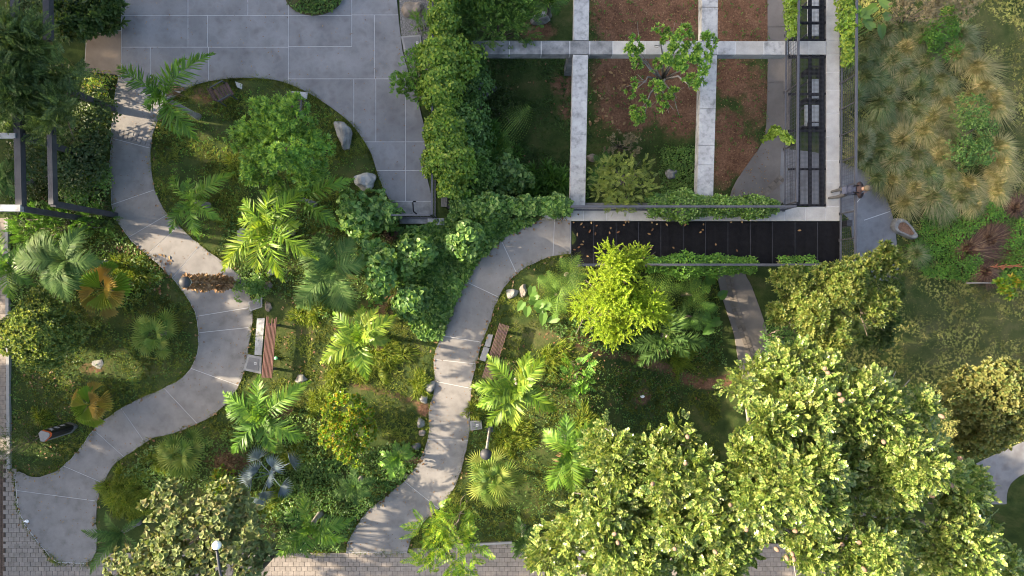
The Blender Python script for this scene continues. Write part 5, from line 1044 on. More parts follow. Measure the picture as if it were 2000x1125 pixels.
# taller sunlit weeds
def weed_mound(label, px, py, rpx, n, ht, leafmat='weed', z=0):
    c = W(px, py, z); z0 = gz(c.x, c.y); R = rpx * PXS(); t = thing('grass_mound', label, 'grass', (c.x, c.y, z0)); t['kind'] = 'thing'
    a = RS.uniform(0, 6.28, n); k0 = RS.uniform(0, 6.28, 3)
    out = .68 + .22 * np.sin(2 * a + k0[0]) + .16 * np.sin(5 * a + k0[1]) + .1 * np.sin(9 * a + k0[2])
    u = np.sqrt(RS.uniform(0, 1, n)); r = R * u * out * 1.15; x, y = r * np.cos(a), r * np.sin(a); h = ht * np.clip(1 - u ** 2, .1, 1)
    nc = 22; cx = RS.uniform(-R, R, (nc, 2)); ch = RS.uniform(.35, 1.15, nc); d = np.linalg.norm(np.stack([x, y], 1)[:, None] - cx[None], axis=2); j = d.argmin(1)
    D = nrm(np.stack([x / R * .5 + (x - cx[j, 0]) * 2.4 + .25, y / R * .5 + (y - cx[j, 1]) * 2.4, np.full(n, .55)], 1) + RS.normal(size=(n, 3)) * .28)
    mb = MB(); leaves(mb, np.stack([x, y, h * .6 * ch[j]], 1), D, rdir(n), .27 * RS.uniform(.4, 1.25, n), .02, 'strip', droop=.5)
    obj('blades', mb.mesh('blades'), L[leafmat], t)
weed_mound('bright yellow-green grass mound at the bend of the lower left path', 240, 950, 46, 4200, .5)
weed_mound('sunlit mossy grass mound above the cycad-like palm', 262, 985, 40, 3200, .5)
weed_mound('low sunlit grass mound left of the lime shrub', 632, 782, 34, 2400, .35)
weed_mound('bright grass tuft growing between the path-side rocks', 822, 752, 24, 1500, .35)
weed_mound('tall grass around the foot of the bright lime palm', 735, 700, 62, 4200, .4)
weed_mound('sunlit grass in the clearing below the dark palm', 610, 600, 42, 2400, .25)
weed_mound('grassy mound left of the bench-side palm', 1000, 855, 46, 2600, .35, 'weed')
weed_mound('grassy mound under the dark foxtail palm', 1320, 705, 44, 2200, .3, 'weed', LOW)
weed_mound('grassy weeds between the sign and the golden fan palm', 85, 815, 20, 700, .25, 'weed')
weed_mound('sunlit weeds beneath the dark left palm', 265, 530, 44, 2600, .22, 'weed')
weed_mound('weeds beside the silvery blue palm', 570, 890, 30, 1200, .25, 'weed')
weed_mound('leafy weeds under the silvery blue palm', 530, 985, 36, 1500, .3, 'weed')

weed_mound('tall weeds between the two sunlit middle palms', 660, 730, 30, 1500, .3)
weed_mound('yellow-green weeds under the clumped island tree', 470, 330, 30, 1200, .2)
weed_mound('weeds on the worn slope above the sapling', 1080, 700, 40, 1500, .2, 'weed')
weed_mound('weeds at the left foot of the huge tree', 1130, 830, 44, 1700, .25, 'weed', -1)
weed_mound('weeds lining the lower right side of the middle path', 930, 800, 22, 900, .2)
weed_mound('weeds beside the lower end of the left path', 320, 900, 34, 1400, .25)
# ornamental grass clumps right of the walkway
def tuft_mesh(n, R, ht, sweep, name='blades', wd=.011):
    mb = MB(); a = RS.uniform(0, 6.283, n); f = RS.uniform(.1, 1, n) ** .7
    P0 = np.stack([np.cos(a) * .05, np.sin(a) * .05, np.zeros(n)], 1)
    out = np.stack([np.cos(a), np.sin(a)], 1) * f[:, None] + np.array(sweep) * RS.uniform(.3, 1, n)[:, None]
    rr = R * RS.uniform(.75, 1.1, n)[:, None]
    M1 = np.concatenate([out * rr * .38, (ht * (1.0 - .35 * f) * RS.uniform(.8, 1.1, n))[:, None]], 1) + P0
    T1 = np.concatenate([out * rr, (ht * (.95 - .75 * f) * RS.uniform(.6, 1.1, n))[:, None]], 1) + P0
    S = nrm(np.stack([-np.sin(a), np.cos(a), np.zeros(n)], 1)) * wd
    V = np.stack([P0 + S * .6, P0 - S * .6, M1 - S * .5, M1 + S * .5, T1], 1); b = np.arange(n)[:, None] * 5
    mb.add(V.reshape(-1, 3), q=b + [0, 1, 2, 3], t=b + [3, 2, 4]); return mb.mesh(name)
TM = {}
for mt in ('tuft', 'tuft2', 'tuft3'):
    TM[mt] = []
    for k in range(3):
        me = tuft_mesh(640, .86, .62, (.5 + .18 * k, .34 - .42 * k), wd=.016); me.materials.append(L[mt]); TM[mt].append(me)
CL = [(1690, 80, 2), (1728, 62, 1), (1768, 95, 3), (1705, 115, 2), (1740, 118, 1), (1795, 80, 1), (1690, 150, 2), (1765, 140, 1), (1810, 125, 1), (1840, 150, 1), (1870, 105, 3), (1880, 62, 1), (1895, 90, 1), (1905, 130, 3), (1925, 165, 3), (1940, 205, 3), (1830, 180, 1), (1850, 195, 3), (1795, 170, 2), (1740, 175, 1), (1715, 200, 2), (1760, 205, 1), (1705, 240, 1), (1735, 245, 1), (1680, 275, 1), (1720, 290, 2), (1760, 275, 3), (1800, 255, 3), (1815, 230, 3), (1830, 275, 3), (1700, 315, 2), (1745, 310, 1), (1790, 300, 1), (1835, 305, 3), (1775, 335, 1), (1740, 350, 3), (1810, 335, 2), (1860, 335, 1), (1890, 355, 3), (1785, 365, 3), (1765, 395, 3), (1815, 385, 1), (1840, 395, 1), (1715, 345, 2), (1945, 285, 3), (1955, 310, 3), (1940, 335, 3), (1950, 355, 3), (1675, 305, 1), (1665, 190, 2), (1790, 495, 2), (1800, 225, 1), (1755, 55, 2), (1660, 115, 2), (1850, 240, 1)]
_cl = list(CL)
for px, py in zip(RS.uniform(1675, 1950, 34), RS.uniform(50, 405, 34)):
    near_ = sorted(_cl, key=lambda q: (q[0] - px) ** 2 + (q[1] - py) ** 2)[0]
    if (near_[0] - px) ** 2 + (near_[1] - py) ** 2 > 18 ** 2 and not (1870 < px < 1930 and 190 < py < 320) and not (px < 1720 and py > 330) and not (px < 1725 and 180 < py < 245): CL.append((px, py, near_[2])); _cl.append(CL[-1])
for i, (px, py, c) in enumerate(CL):
    z = LOW + .5; w = W(px, py, z); s = RS.uniform(.8, 1.15)
    lab = {1: 'olive ornamental grass clump in the bed right of the walkway', 2: 'darker green ornamental grass clump in the bed right of the walkway', 3: 'straw-tipped ornamental grass clump in the bed right of the walkway'}[c]
    gname = {1: 'olive grass clumps', 2: 'dark green grass clumps', 3: 'straw-tipped grass clumps'}[c]
    if (px, py) == (1790, 495): lab, gname = 'lone ornamental grass clump below the hollow rock', None
    if (px, py) == (1765, 395): lab, gname = 'largest straw-tipped grass clump, just above the hollow rock', None
    t = thing('ornamental_grass', lab, 'grass clump', (w.x, w.y, LOW), RS.uniform(-.5, .5), group=gname); t['kind'] = 'thing'; t.scale = (s, s, s * RS.uniform(.85, 1.15))
    obj('blades', TM[{1: 'tuft', 2: 'tuft2', 3: 'tuft3'}[c]][RS.randint(3)], None, t)
# red-brown dried grasses
def dry_clump(label, px, py, n, R, sweep, mat='reddry'):
    w = W(px, py, LOW + .4); t = thing('dried_grass', label, 'grass clump', (w.x, w.y, LOW)); t['kind'] = 'thing'
    obj('stems', tuft_mesh(n, R, .42, sweep, 'stems', .016), L[mat], t)
dry_clump('large wind-combed reddish-brown dried grass at the right edge', 1890, 488, 1500, 1.2, (1.1, .25))
dry_clump('second swathe of reddish-brown dried grass right of the large one', 1930, 470, 900, 1.0, (1.0, .4))
dry_clump('smaller reddish dried grass under the thin young trunk', 1925, 530, 800, .8, (.6, -.3))
dry_clump('dried reddish grass in the corner above the young tree', 1985, 405, 700, .8, (.2, .3))
dry_clump('small reddish twig heap below the plaza end wall', 762, 462, 260, .45, (0, 0)); bpy.data.objects['dried_grass.004'].location = W(768, 458, .05)
red = thing('fallen_branch', 'orange-red dry branch lying at the right edge', 'branch', W(1985, 520, LOW + .5)); m = MB()
for k in range(60):
    x = RS.uniform(-.9, 1.0); m.tube([(x, 0, .02), (x + .1, RS.normal() * .05, .05 + RS.uniform(0, .08))], [.012, .02], 5)
m.tube([(-1, 0, 0), (1.1, .02, .03)], [.012, .02], 6)
obj('twigs', m.mesh('twigs'), plain('orange_bark', (.26, .10, .05), .8), red)
red.location.z = gz(red.location.x, red.location.y) + .25
st = thing('fallen_stick', 'pale straight pole lying on the lawn edge at the right', 'stick', W(1918, 553, LOW) + Vector((0, 0, .22))); obj('pole', smooth(MB().tube([(-.78, 0, .06), (0, .01, .05), (.78, -.02, .12)], [.03, .028, .024], 8).mesh('pole')), M['palebark'], st)

# ------------------------------------------------------------------ rocks
def rock_mesh(seed, cuts=9, rough=.26, sub=3):
    r = random.Random(seed); bm = bmesh.new(); bmesh.ops.create_icosphere(bm, subdivisions=sub, radius=1)
    planes = [(Vector((r.gauss(0, 1), r.gauss(0, 1), r.gauss(.3, .8))).normalized(), r.uniform(.62, .9)) for _ in range(cuts)]
    for v in bm.verts:
        for n_, d in planes:
            k = v.co.dot(n_) - d
            if k > 0: v.co -= n_ * k * .92
        o = Vector((seed * 3.1, 0, 0)); v.co *= 1 + rough * mnoise.noise(v.co * 1.7 + o) + rough * .4 * mnoise.noise(v.co * 5 + o)
    me = bpy.data.meshes.new('rock'); bm.to_mesh(me); bm.free(); return me
RK = [('long curved grey boulder standing on the plaza island', 668, 262, 16, 40, 15, 'rock', 15), ('big white boulder at the right tip of the plaza island', 713, 352, 25, 22, 20, 'whiterock', 0), ('tan split boulder at the top right corner of the plaza', 806, 18, 24, 19, 14, 'tanrock', 0), ('pale angular rock beside the elephant-ear plant', 1000, 573, 12, 12, 9, 'rock', 0), ('darker rock next to the pale angular one', 1022, 568, 9, 13, 8, 'tanrock', 0), ('pale grey stone above the tan stone by the left path', 530, 532, 10, 8, 7, 'whiterock', 20), ('tan stone between the pale stone and the utility cover', 524, 557, 10, 9, 7, 'tanrock', 0), ('upright oval stone at the head of the long bench', 524, 598, 7, 11, 8, 'tanrock', 0), ('smooth grey stone below the long bench', 587, 741, 12, 10, 8, 'rock', 0), ('upper of two rounded stones beside the middle path', 841, 756, 11, 14, 9, 'rock', -30), ('lower of two rounded stones beside the middle path', 827, 779, 11, 10, 9, 'rock', 0), ('grey angular stone by the bend of the middle path', 821, 827, 9, 12, 8, 'rock', 0), ('small tan stone below the grey angular one', 824, 846, 8, 7, 6, 'tanrock', 0), ('small stone at the path edge beside the small palm', 791, 930, 8, 6, 5, 'tanrock', 0), ('half-hidden grey rock behind the small dark-leaved bush', 813, 872, 9, 8, 6, 'darkrock', 0), ('white paving stone with dead leaves in the left bed', 190, 710, 14, 12, 4, 'rock', 10), ('large dark smooth rock at the top of the sunken garden', 1056, 34, 22, 12, 14, 'rock', 10), ('flat dark stone under the ivy wall', 942, 184, 18, 12, 8, 'darkrock', -25), ('grey rock in the weeds of the lower soil bed', 1312, 338, 13, 14, 12, 'rock', 0), ('reddish rock behind the small fern', 1158, 308, 12, 8, 8, 'tanrock', 0), ('small dark stone above the flat dark stone', 935, 164, 9, 8, 7, 'darkrock', 0), ('small rounded stone right of the flat dark stone', 965, 174, 6, 6, 6, 'darkrock', 0)]
for k, (lab, px, py, rx, ry, rz, mt, rot) in enumerate(RK):
    z0 = 0
    for _ in range(3): w = W(px, py, z0 + rz * .01); z0 = gz(w.x, w.y)
    s = PXS(z0); me = rock_mesh(k + 1); smooth(me) if k in (9, 10, 16, 8) else None
    t = obj('rock', me, M[mt], None, (w.x, w.y, z0 + rz * s * .12), (0, 0, math.radians(rot))); t.scale = (rx * s, ry * s, rz * s); tag(t, lab, 'rock')
# the curved boulder: bend it
me = bpy.data.objects['rock'].data
for v in me.vertices: v.co.x += .55 * (1 - v.co.y ** 2) - .3; v.co.x *= 1.0 - .25 * (v.co.y < -.2)
# hollow rock planter
hw = W(1776, 446, LOW + .3); bm = bmesh.new()
ringo = [(1750, 440), (1756, 427), (1770, 424), (1786, 436), (1797, 452), (1803, 462), (1792, 466), (1772, 458), (1755, 450)]
ro = [W(p[0], p[1], LOW + .45) - Vector((hw.x, hw.y, LOW)) for p in spline(ringo + ringo[:1], 5)[:-1]]
cen = sum(ro, Vector()) / len(ro)
vo = [[bm.verts.new((cen.x + (p.x - cen.x) * f, cen.y + (p.y - cen.y) * f, z + .02 * mnoise.noise(p * 4))) for p in ro] for f, z in ((1.02, -.02), (.98, .14), (.88, .24), (.64, .25), (.56, .18))]
for a, b in zip(vo[:-1], vo[1:]):
    for i in range(len(ro)): bm.faces.new((a[i], a[(i + 1) % len(ro)], b[(i + 1) % len(ro)], b[i]))
me = bpy.data.meshes.new('stone_rim'); bm.to_mesh(me); bm.free()
hp = thing('hollow_rock', 'hollowed pale rock filled with brown soil beside the right path', 'rock', (hw.x, hw.y, LOW)); obj('stone_rim', me, M['rock'], hp)
obj('soil', MB().prism([(cen.x + (p.x - cen.x) * .66, cen.y + (p.y - cen.y) * .66) for p in ro], .08, .21).mesh('soil'), noise_mat('pot_soil', [(.3, (.10, .055, .035)), (.7, (.22, .13, .085))], scale=9, rough=1, bump=.5), hp)

# ------------------------------------------------------------------ furniture, covers, lamps, sign
def bench(label, a, b, width, mat, nsl=8, broken=(), h=.46):
    A, B = W(*a, h), W(*b, h); d = B - A; Ln = d.length; ang = math.atan2(d.y, d.x); c = (A + B) / 2
    t = thing('bench', label, 'bench', (c.x, c.y, 0), ang)
    for i in range(nsl):
        y = (i - (nsl - 1) / 2) * width / nsl; cut = broken[i] if i < len(broken) else 0
        obj('slat', MB().box((cut / 2, y, h - .02), (Ln - cut, width / nsl * .58, .04)).mesh('slat'), M[mat], t)
    for x in (-Ln * .36, Ln * .36):
        obj('leg', MB().box((x, 0, (h - .04) / 2), (.07, width * .9, h - .04)).mesh('leg'), M['iron'], t)
    return t
bench('long purple-brown slatted bench with broken slat ends on the left path', (530.5, 619), (521, 738), .37, 'redwood', 8, (0, .0, .22, .30, .05, .22, .06, 0))
bench('slatted bench beside the middle path, half under palm fronds', (985, 634), (951, 740), .37, 'wood', 8)
def chair(label, px, py, rot, mat='wood'):
    w = W(px, py, .45); t = thing('garden_chair', label, 'chair', (w.x, w.y, 0), math.radians(rot))
    for i in range(5): obj('slat', MB().box((0, -.2 + i * .11, .43), (.48, .085, .025)).mesh('slat'), M[mat], t)
    for i in range(3): obj('back_slat', MB().box((0, -.29 - i * .022, .54 + i * .11), (.48, .028, .085)).mesh('back_slat'), M[mat], t)
    for s in (-1, 1):
        obj('armrest', MB().box((s * .27, -.03, .64), (.04, .5, .03)).mesh('armrest'), M['iron'], t)
        for y in (-.25, .2): obj('leg', MB().box((s * .27, y, .31), (.035, .035, .63)).mesh('leg'), M['iron'], t)
chair('slatted chair at the upper left of the plaza island', 436, 180, -60)
chair('slatted chair partly hidden by the clumped green tree', 576, 206, 175)
def plate(name, label, cat, poly, z0, z1, mat): return tag(obj(name, MB().prism(wpoly(poly, z1), z0, z1).mesh(name), M[mat]), label, cat)
def utility(label, quad, inset=.2, mark=(.62, .35), frame='kerb'):
    c = np.mean(quad, axis=0); w = W(c[0], c[1]); t = thing('utility_box', label, 'utility box', (w.x, w.y, 0))
    q = [W(*p, .06) - Vector((w.x, w.y, 0)) for p in quad]
    obj('frame', MB().prism([(p.x, p.y) for p in q], -.03, .06).mesh('frame'), M[frame], t)
    cv = obj('cover', MB().prism([(p.x * (1 - inset), p.y * (1 - inset)) for p in q], .03, .07).mesh('cover'), M['slab'], t)
    a = q[0].lerp(q[1], mark[0]).lerp(q[3].lerp(q[2], mark[0]), mark[1])
    pl = obj('plate', MB().box((a.x, a.y, .074), (.085, .085, .008)).mesh('plate'), plain('white_plate', (.55, .55, .55), .5), cv)
    k = MB(); k.box((a.x, a.y + .016, .080), (.04, .008, .004)); k.box((a.x, a.y, .080), (.04, .008, .004)); k.box((a.x, a.y - .016, .080), (.04, .008, .004)); k.box((a.x - .018, a.y, .080), (.008, .04, .004))
    obj('plate_mark', k.mesh('plate_mark'), M['black'], cv)
utility('grey utility cover in a pale frame above the long bench', [(484, 590), (512, 579), (512, 600), (488, 608)], .22, (.75, .3))
utility('large square utility cover below the long bench slab', [(484, 692), (511, 697), (510, 730), (475, 723)], .3, (.62, .45))
utility('grey meter box cover beside the gravel, right of the plaza', [(783, 71), (822, 68), (824, 98), (790, 103)], .2, (.78, .5))
utility('small pale cover beside the lamp on the middle path', [(918, 822), (940, 822), (942, 838), (919, 841)], .25, (.6, .5))
plate('foot_slab', 'upper concrete foot slab beside the long bench', 'slab', [(502, 622), (517, 621), (514, 655), (499, 656)], -.02, .045, 'conc'); plate('foot_slab', 'lower concrete foot slab beside the long bench', 'slab', [(499, 657), (514, 656), (511, 694), (497, 693)], -.02, .045, 'conc')
plate('foot_slab', 'upper pale foot slab beside the half-hidden bench', 'slab', [(953, 653), (963, 654), (957, 678), (946, 676)], -.02, .05, 'kerb'); plate('foot_slab', 'lower pale foot slab beside the half-hidden bench', 'slab', [(945, 677), (956, 680), (948, 706), (936, 703)], -.02, .05, 'kerb')
plate('foot_slab', 'rough stone slab between the plaza and the hidden chair', 'slab', [(569, 178), (601, 180), (599, 193), (571, 191)], -.02, .05, 'conc'); plate('foot_slab', 'small broken slab beside the upper left chair', 'slab', [(459, 159), (473, 164), (472, 174), (463, 170)], -.02, .045, 'conc')
sb = thing('stone_bollard', 'rounded grey concrete block hidden among the foxtail fronds', 'bollard', W(483, 462)); bm = bmesh.new(); bmesh.ops.create_cube(bm, size=1); bmesh.ops.scale(bm, vec=(.36, .5, .5), verts=bm.verts); bmesh.ops.bevel(bm, geom=bm.edges[:], offset=.07, segments=3, affect='EDGES'); me = bpy.data.meshes.new('block'); bm.to_mesh(me); bm.free(); obj('block', smooth(me), M['slab'], sb, (0, 0, .24))

def sphere_mesh(name, r, half=None):
    me = bpy.data.meshes.new(name); b = bmesh.new(); bmesh.ops.create_uvsphere(b, u_segments=24, v_segments=16, radius=r)
    if half:
        bmesh.ops.delete(b, geom=[v for v in b.verts if v.co.z * half < -.001], context='VERTS')
    b.to_mesh(me); b.free(); return smooth(me)
M['globecap'] = plain('lamp_cap_grey', (.030, .032, .037), .6, var=.05); M['globe'] = plain('lamp_white_glass', (.8, .8, .8), .3, var=.03)
def lamp(label, top_px, h, post='palebark'):
    w = W(*top_px, h); t = thing('lamp_post', label, 'lamp', (w.x, w.y, 0))
    obj('post', smooth(MB().tube([(0, 0, z) for z in (0, .3, 1.5, h - .2)], [.055, .05, .045, .04], 10).mesh('post')), M[post], t)
    obj('base_plate', MB().box((0, 0, .03), (.22, .22, .06)).mesh('base_plate'), M['iron'], t)
    obj('globe', sphere_mesh('globe', .165, -1), M['globe'], t, (0, 0, h)); obj('cap', sphere_mesh('cap', .17, 1), M['globecap'], t, (0, 0, h)); return w
wl = lamp('dark-capped globe lamp wrapped in dry leaves over the left path', (362, 551), 3.9)
lamp('dark-capped globe lamp in front of the large round fan palm', (949, 887), 3.7)
dv = thing('dry_vine', 'dried brown vine wrapped up the lamp post above the left path', 'vine', (wl.x, wl.y, 0)); m = MB(); n = 1500; z = RS.uniform(.8, 3.75, n); a = RS.uniform(0, 6.28, n); rr = .09 + .14 * RS.uniform(0, 1, n) * (.7 + .4 * np.sin(z * 5))
leaves(m, np.stack([rr * np.cos(a), rr * np.sin(a), z], 1), np.stack([np.cos(a), np.sin(a), RS.normal(size=n) * .7], 1) + rdir(n) * .5, rdir(n), .13 * RS.uniform(.6, 1.2, n), .075, 'hex')
obj('leaves', m.mesh('leaves'), L['dead'], dv); obj('stem', smooth(MB().tube([(.06 * math.cos(k * .9), .06 * math.sin(k * .9), .12 * k) for k in range(31)], .016, 5).mesh('stem')), M['bark'], dv)
# street lamp reaching in from the lower edge
ws = W(422, 1066, 4.6); wb = W(445, 1150, 4.2)
sl = thing('street_lamp', 'white disc street lamp on a dark arm over the broad-leaved tree', 'lamp', (wb.x, wb.y - .5, 0))
o0 = Vector((wb.x, wb.y - .5, 0)); obj('post', smooth(MB().tube([(0, 0, 0), (0, 0, 2.5), (0, 0, 4.0)], [.08, .07, .05], 10).mesh('post')), M['pgsteel'], sl)
e = ws - o0; obj('arm', smooth(MB().tube([(0, 0, 3.95), (e.x * .2, e.y * .2, 4.25), (e.x * .6, e.y * .6, 4.5), (e.x, e.y, e.z)], [.05, .045, .04, .035], 8).mesh('arm')), M['pgsteel'], sl)
obj('lamp_head', smooth(MB().tube([(e.x, e.y, 4.52), (e.x, e.y, 4.6), (e.x, e.y, 4.66)], [.13, .125, .09], 20).mesh('lamp_head')), M['globe'], sl)
obj('joint_knuckle', sphere_mesh('joint_knuckle', .045), M['black'], sl, (e.x, e.y - .1, 4.6))

# totem sign: three-sided with cut corners, grey top, orange band
HS_ = 1.45; ctop = np.array(W(87, 851, HS_)[:2]); c0 = Vector((ctop[0], ctop[1], 0))
tri = [W(p[0], p[1], HS_) - Vector((ctop[0], ctop[1], HS_)) for p in [(75, 846), (80, 841), (94, 845), (97, 848), (96, 853), (86, 863), (79, 862)]]
def ring(f): return [(p.x * f, p.y * f) for p in tri]
sg = thing('totem_sign', 'dark three-sided information totem with an orange band', 'sign', c0)
M['signblack'] = plain('sign_black', (.012, .012, .016), .4); M['signorange'] = plain('sign_orange', (.75, .13, .035), .45, var=.05); M['signgrey'] = plain('sign_grey', (.15, .148, .148), .5)
obj('base', MB().prism(ring(1.05), 0, .2).mesh('base'), M['signgrey'], sg); pnl = obj('panel', MB().prism(ring(1.0), .2, HS_ - .12).mesh('panel'), M['signblack'], sg)
obj('band', MB().prism(ring(1.01), HS_ - .12, HS_ - .03).mesh('band'), M['signorange'], sg); obj('top', MB().prism(ring(1.0), HS_ - .03, HS_).mesh('top'), M['signgrey'], sg)
fa, fb = tri[1], tri[2]; fd = (fb - fa); fl = fd.length; fd.normalize(); fn = Vector((-fd.y, fd.x, 0)); fn = fn if fn.y > 0 else -fn
lt = MB()
for (zc, u, wd, hh) in ((1.12, .38, .5, .045), (1.05, .38, .5, .045), (1.19, .75, .12, .05), (.86, .4, .6, .014), (.82, .4, .6, .014), (.78, .4, .6, .014), (.74, .4, .55, .014), (.55, .3, .35, .03), (.50, .3, .35, .03), (.44, .35, .4, .025), (.40, .35, .3, .025)):
    p = fa + fd * fl * u + fn * .003; lt.bar(Vector((p.x, p.y, zc)) - fd * fl * wd / 2, Vector((p.x, p.y, zc)) + fd * fl * wd / 2, .006, hh)
obj('lettering', lt.mesh('lettering'), plain('sign_white', (.4, .4, .42), .5), pnl)
obj('grey_edge', MB().prism([(tri[5].x * 1.02 + (tri[4].x - tri[5].x) * f, tri[5].y * 1.02 + (tri[4].y - tri[5].y) * f) for f in (0, .35)] + [(tri[5].x * .9, tri[5].y * .9)], .2, HS_ - .14).mesh('grey_edge'), M['signgrey'], pnl)

# tables and benches under the grating
for (lab, x0, y0, x1, y1) in (('upper pale table beneath the walkway grating', 1578, 155, 1606, 192), ('lower pale table beneath the walkway grating', 1572, 205, 1600, 246), ('pale table beneath the grating at the top edge', 1577, -5, 1603, 70)):
    z = LOW + .75; a, b = W(x0, y0, z), W(x1, y1, z); c = (a + b) / 2; t = thing('table', lab, 'table', (c.x, c.y, LOW)); sx, sy = abs(b.x - a.x), abs(a.y - b.y)
    obj('table_top', MB().box((0, 0, .74), (sx, sy, .05)).mesh('table_top'), plain('pale_table', (.30, .32, .335), .6), t)
    for i in (-1, 1):
        for j in (-1, 1): obj('leg', MB().box((i * sx * .42, j * sy * .42, .36), (.05, .05, .71)).mesh('leg'), M['dsteel'], t)
for lab, px, py in (('black iron bench beneath the grating above the pale tables', 1590, 143), ('black iron bench beneath the grating between the pale tables', 1588, 199), ('black iron bench beneath the grating below the pale tables', 1586, 251)):
    w = W(px, py, LOW + .45); t = thing('iron_bench', lab, 'bench', (w.x, w.y, LOW)); s = MB()
    for k in range(5): obj('slat', MB().box((0, -.06 + k * .05, .45), (.62, .03, .02)).mesh('slat'), M['black'], t)
    bk = MB(); bk.bar((-.32, .14, .85), (.32, .14, .85), .03, .03)
    for k in range(5): bk.tube([(-.26 + .13 * k + .05 * math.cos(q), .14, .66 + .12 * math.sin(q)) for q in np.linspace(0, 6.28, 9)], .012, 4, cap=False)
    obj('back', bk.mesh('back'), M['black'], t)
    for i in (-1, 1): obj('leg', MB().box((i * .3, .05, .42), (.03, .2, .84)).mesh('leg'), M['black'], t)

# ------------------------------------------------------------------ person leaning on the railing
def skin_mesh(name, V, E, Rr, sub=2):
    me = bpy.data.meshes.new(name + '_src'); me.from_pydata(V, E, []); o = bpy.data.objects.new(name + '_src', me); COL.objects.link(o)
    md = o.modifiers.new('s', 'SKIN'); 
    for i, r in enumerate(Rr): me.skin_vertices[0].data[i].radius = r if isinstance(r, tuple) else (r, r); me.skin_vertices[0].data[i].use_root = (i == 0)
    md.use_smooth_shade = True
    m2 = o.modifiers.new('u', 'SUBSURF'); m2.levels = sub; m2.render_levels = sub
    dg = bpy.context.evaluated_depsgraph_get(); out = bpy.data.meshes.new_from_object(o.evaluated_get(dg)); out.name = name
    bpy.data.objects.remove(o); bpy.data.meshes.remove(me); return out
pw_ = W(1621, 381, 0)
# faces +x (towards the right-hand railing), weight on both feet, forearms on the rail
V = [(0.10, 0, .95), (.16, 0, 1.12), (.25, 0, 1.30), (.32, 0, 1.43), (.38, 0, 1.50), (.43, 0, 1.58), (.46, 0, 1.68),
     (.09, .10, .90), (.07, .11, .50), (0.0, .10, .10), (.10, .10, .035), (.17, .10, .03),
     (.09, -.10, .90), (.05, -.13, .50), (-.10, -.12, .10), (.0, -.12, .035), (.07, -.12, .03),
     (.32, .19, 1.38), (.45, .25, 1.20), (.58, .10, 1.17), (.63, .05, 1.17),
     (.32, -.19, 1.38), (.45, -.25, 1.20), (.58, -.10, 1.17), (.63, -.05, 1.17)]
E = [(0, 1), (1, 2), (2, 3), (3, 4), (4, 5), (5, 6), (0, 7), (7, 8), (8, 9), (9, 10), (10, 11), (0, 12), (12, 13), (13, 14), (14, 15), (15, 16), (3, 17), (17, 18), (18, 19), (19, 20), (3, 21), (21, 22), (22, 23), (23, 24)]
Rr = [(.13, .11), (.14, .11), (.15, .12), (.11, .09), .06, .085, .075, .09, .062, .045, .045, .035, .09, .062, .045, .045, .035, .07, .05, .04, .032, .07, .05, .04, .032]
bme = skin_mesh('body', V, E, Rr)
cols = [plain('trouser_grey', (.075, .075, .078), .8), plain('jacket_brown', (.035, .02, .02), .8), plain('skin_tone', (.25, .155, .115), .6), plain('shoe_white', (.5, .5, .5), .6)]
for c in cols: bme.materials.append(c)
for p in bme.polygons:
    c = p.center; p.material_index = 3 if c.z < .09 else 0 if c.z < .97 else 2 if (c.z > 1.53 or c.x > .56) else 1
per = thing('person', 'person in brown jacket and grey trousers leaning on the railing, facing right', 'person', pw_)
obj('body', bme, None, per)
hm = sphere_mesh('hair', .105, None)
for v in hm.vertices: v.co.z = max(v.co.z * 1.02, -.03); v.co.x *= 1.1
obj('hair', hm, noise_mat('blond_hair', [(.3, (.075, .06, .04)), (.7, (.125, .10, .07))], scale=40, rough=.7), per, (.455, 0, 1.665))
fc = MB()
for y in (-.032, .032): fc.box((.528, y, 1.63), (.02, .018, .012))
fc.box((.545, 0, 1.60), (.04, .022, .03)); fc.box((.525, 0, 1.565), (.02, .045, .010)); obj('face', fc.mesh('face'), cols[2], per)
for s in (-1, 1):
    for k in range(4):
        y0 = s * .05 - s * (.03 - .02 * k); obj('finger', smooth(MB().tube([(.63, s * .05 + (k - 1.5) * .018, 1.175), (.68, s * .05 + (k - 1.5) * .02, 1.17), (.70 - .006 * abs(k - 1.5), s * .05 + (k - 1.5) * .02, 1.14)], [.010, .009, .008], 6).mesh('finger')), cols[2], per)
    obj('thumb', smooth(MB().tube([(.61, s * .03, 1.18), (.64, s * .0 + s * .01, 1.185), (.665, s * .012, 1.18)], [.011, .010, .008], 6).mesh('thumb')), cols[2], per)
bp_ = bpy.data.meshes.new('bag_body'); b = bmesh.new(); bmesh.ops.create_cube(b, size=1); bmesh.ops.scale(b, vec=(.16, .32, .48), verts=b.verts); bmesh.ops.bevel(b, geom=b.edges[:], offset=.06, segments=3, affect='EDGES'); b.to_mesh(bp_); b.free()
bpk = thing('backpack', 'blue-grey backpack on the back of the person', 'bag', pw_ + Vector((.08, 0, 1.24)))
bo = obj('bag_body', smooth(bp_), noise_mat('bag_cloth', [(.3, (.026, .032, .058)), (.7, (.05, .06, .095))], scale=14, rough=.8, bump=.4, bscale=60), bpk, (0, 0, 0), (0, math.radians(24), 0))
obj('pocket', MB().box((-.095, 0, -.12), (.03, .24, .18)).mesh('pocket'), plain('bag_pocket', (.05, .06, .1), .8), bpk, (0, 0, 0), (0, math.radians(24), 0))
for s in (-1, 1): obj('strap', smooth(MB().tube([(.02, s * .1, .2), (.14, s * .12, .26), (.26, s * .13, .16), (.24, s * .14, 0), (.12, s * .13, -.1)], .018, 6).mesh('strap')), M['black'], bpk)

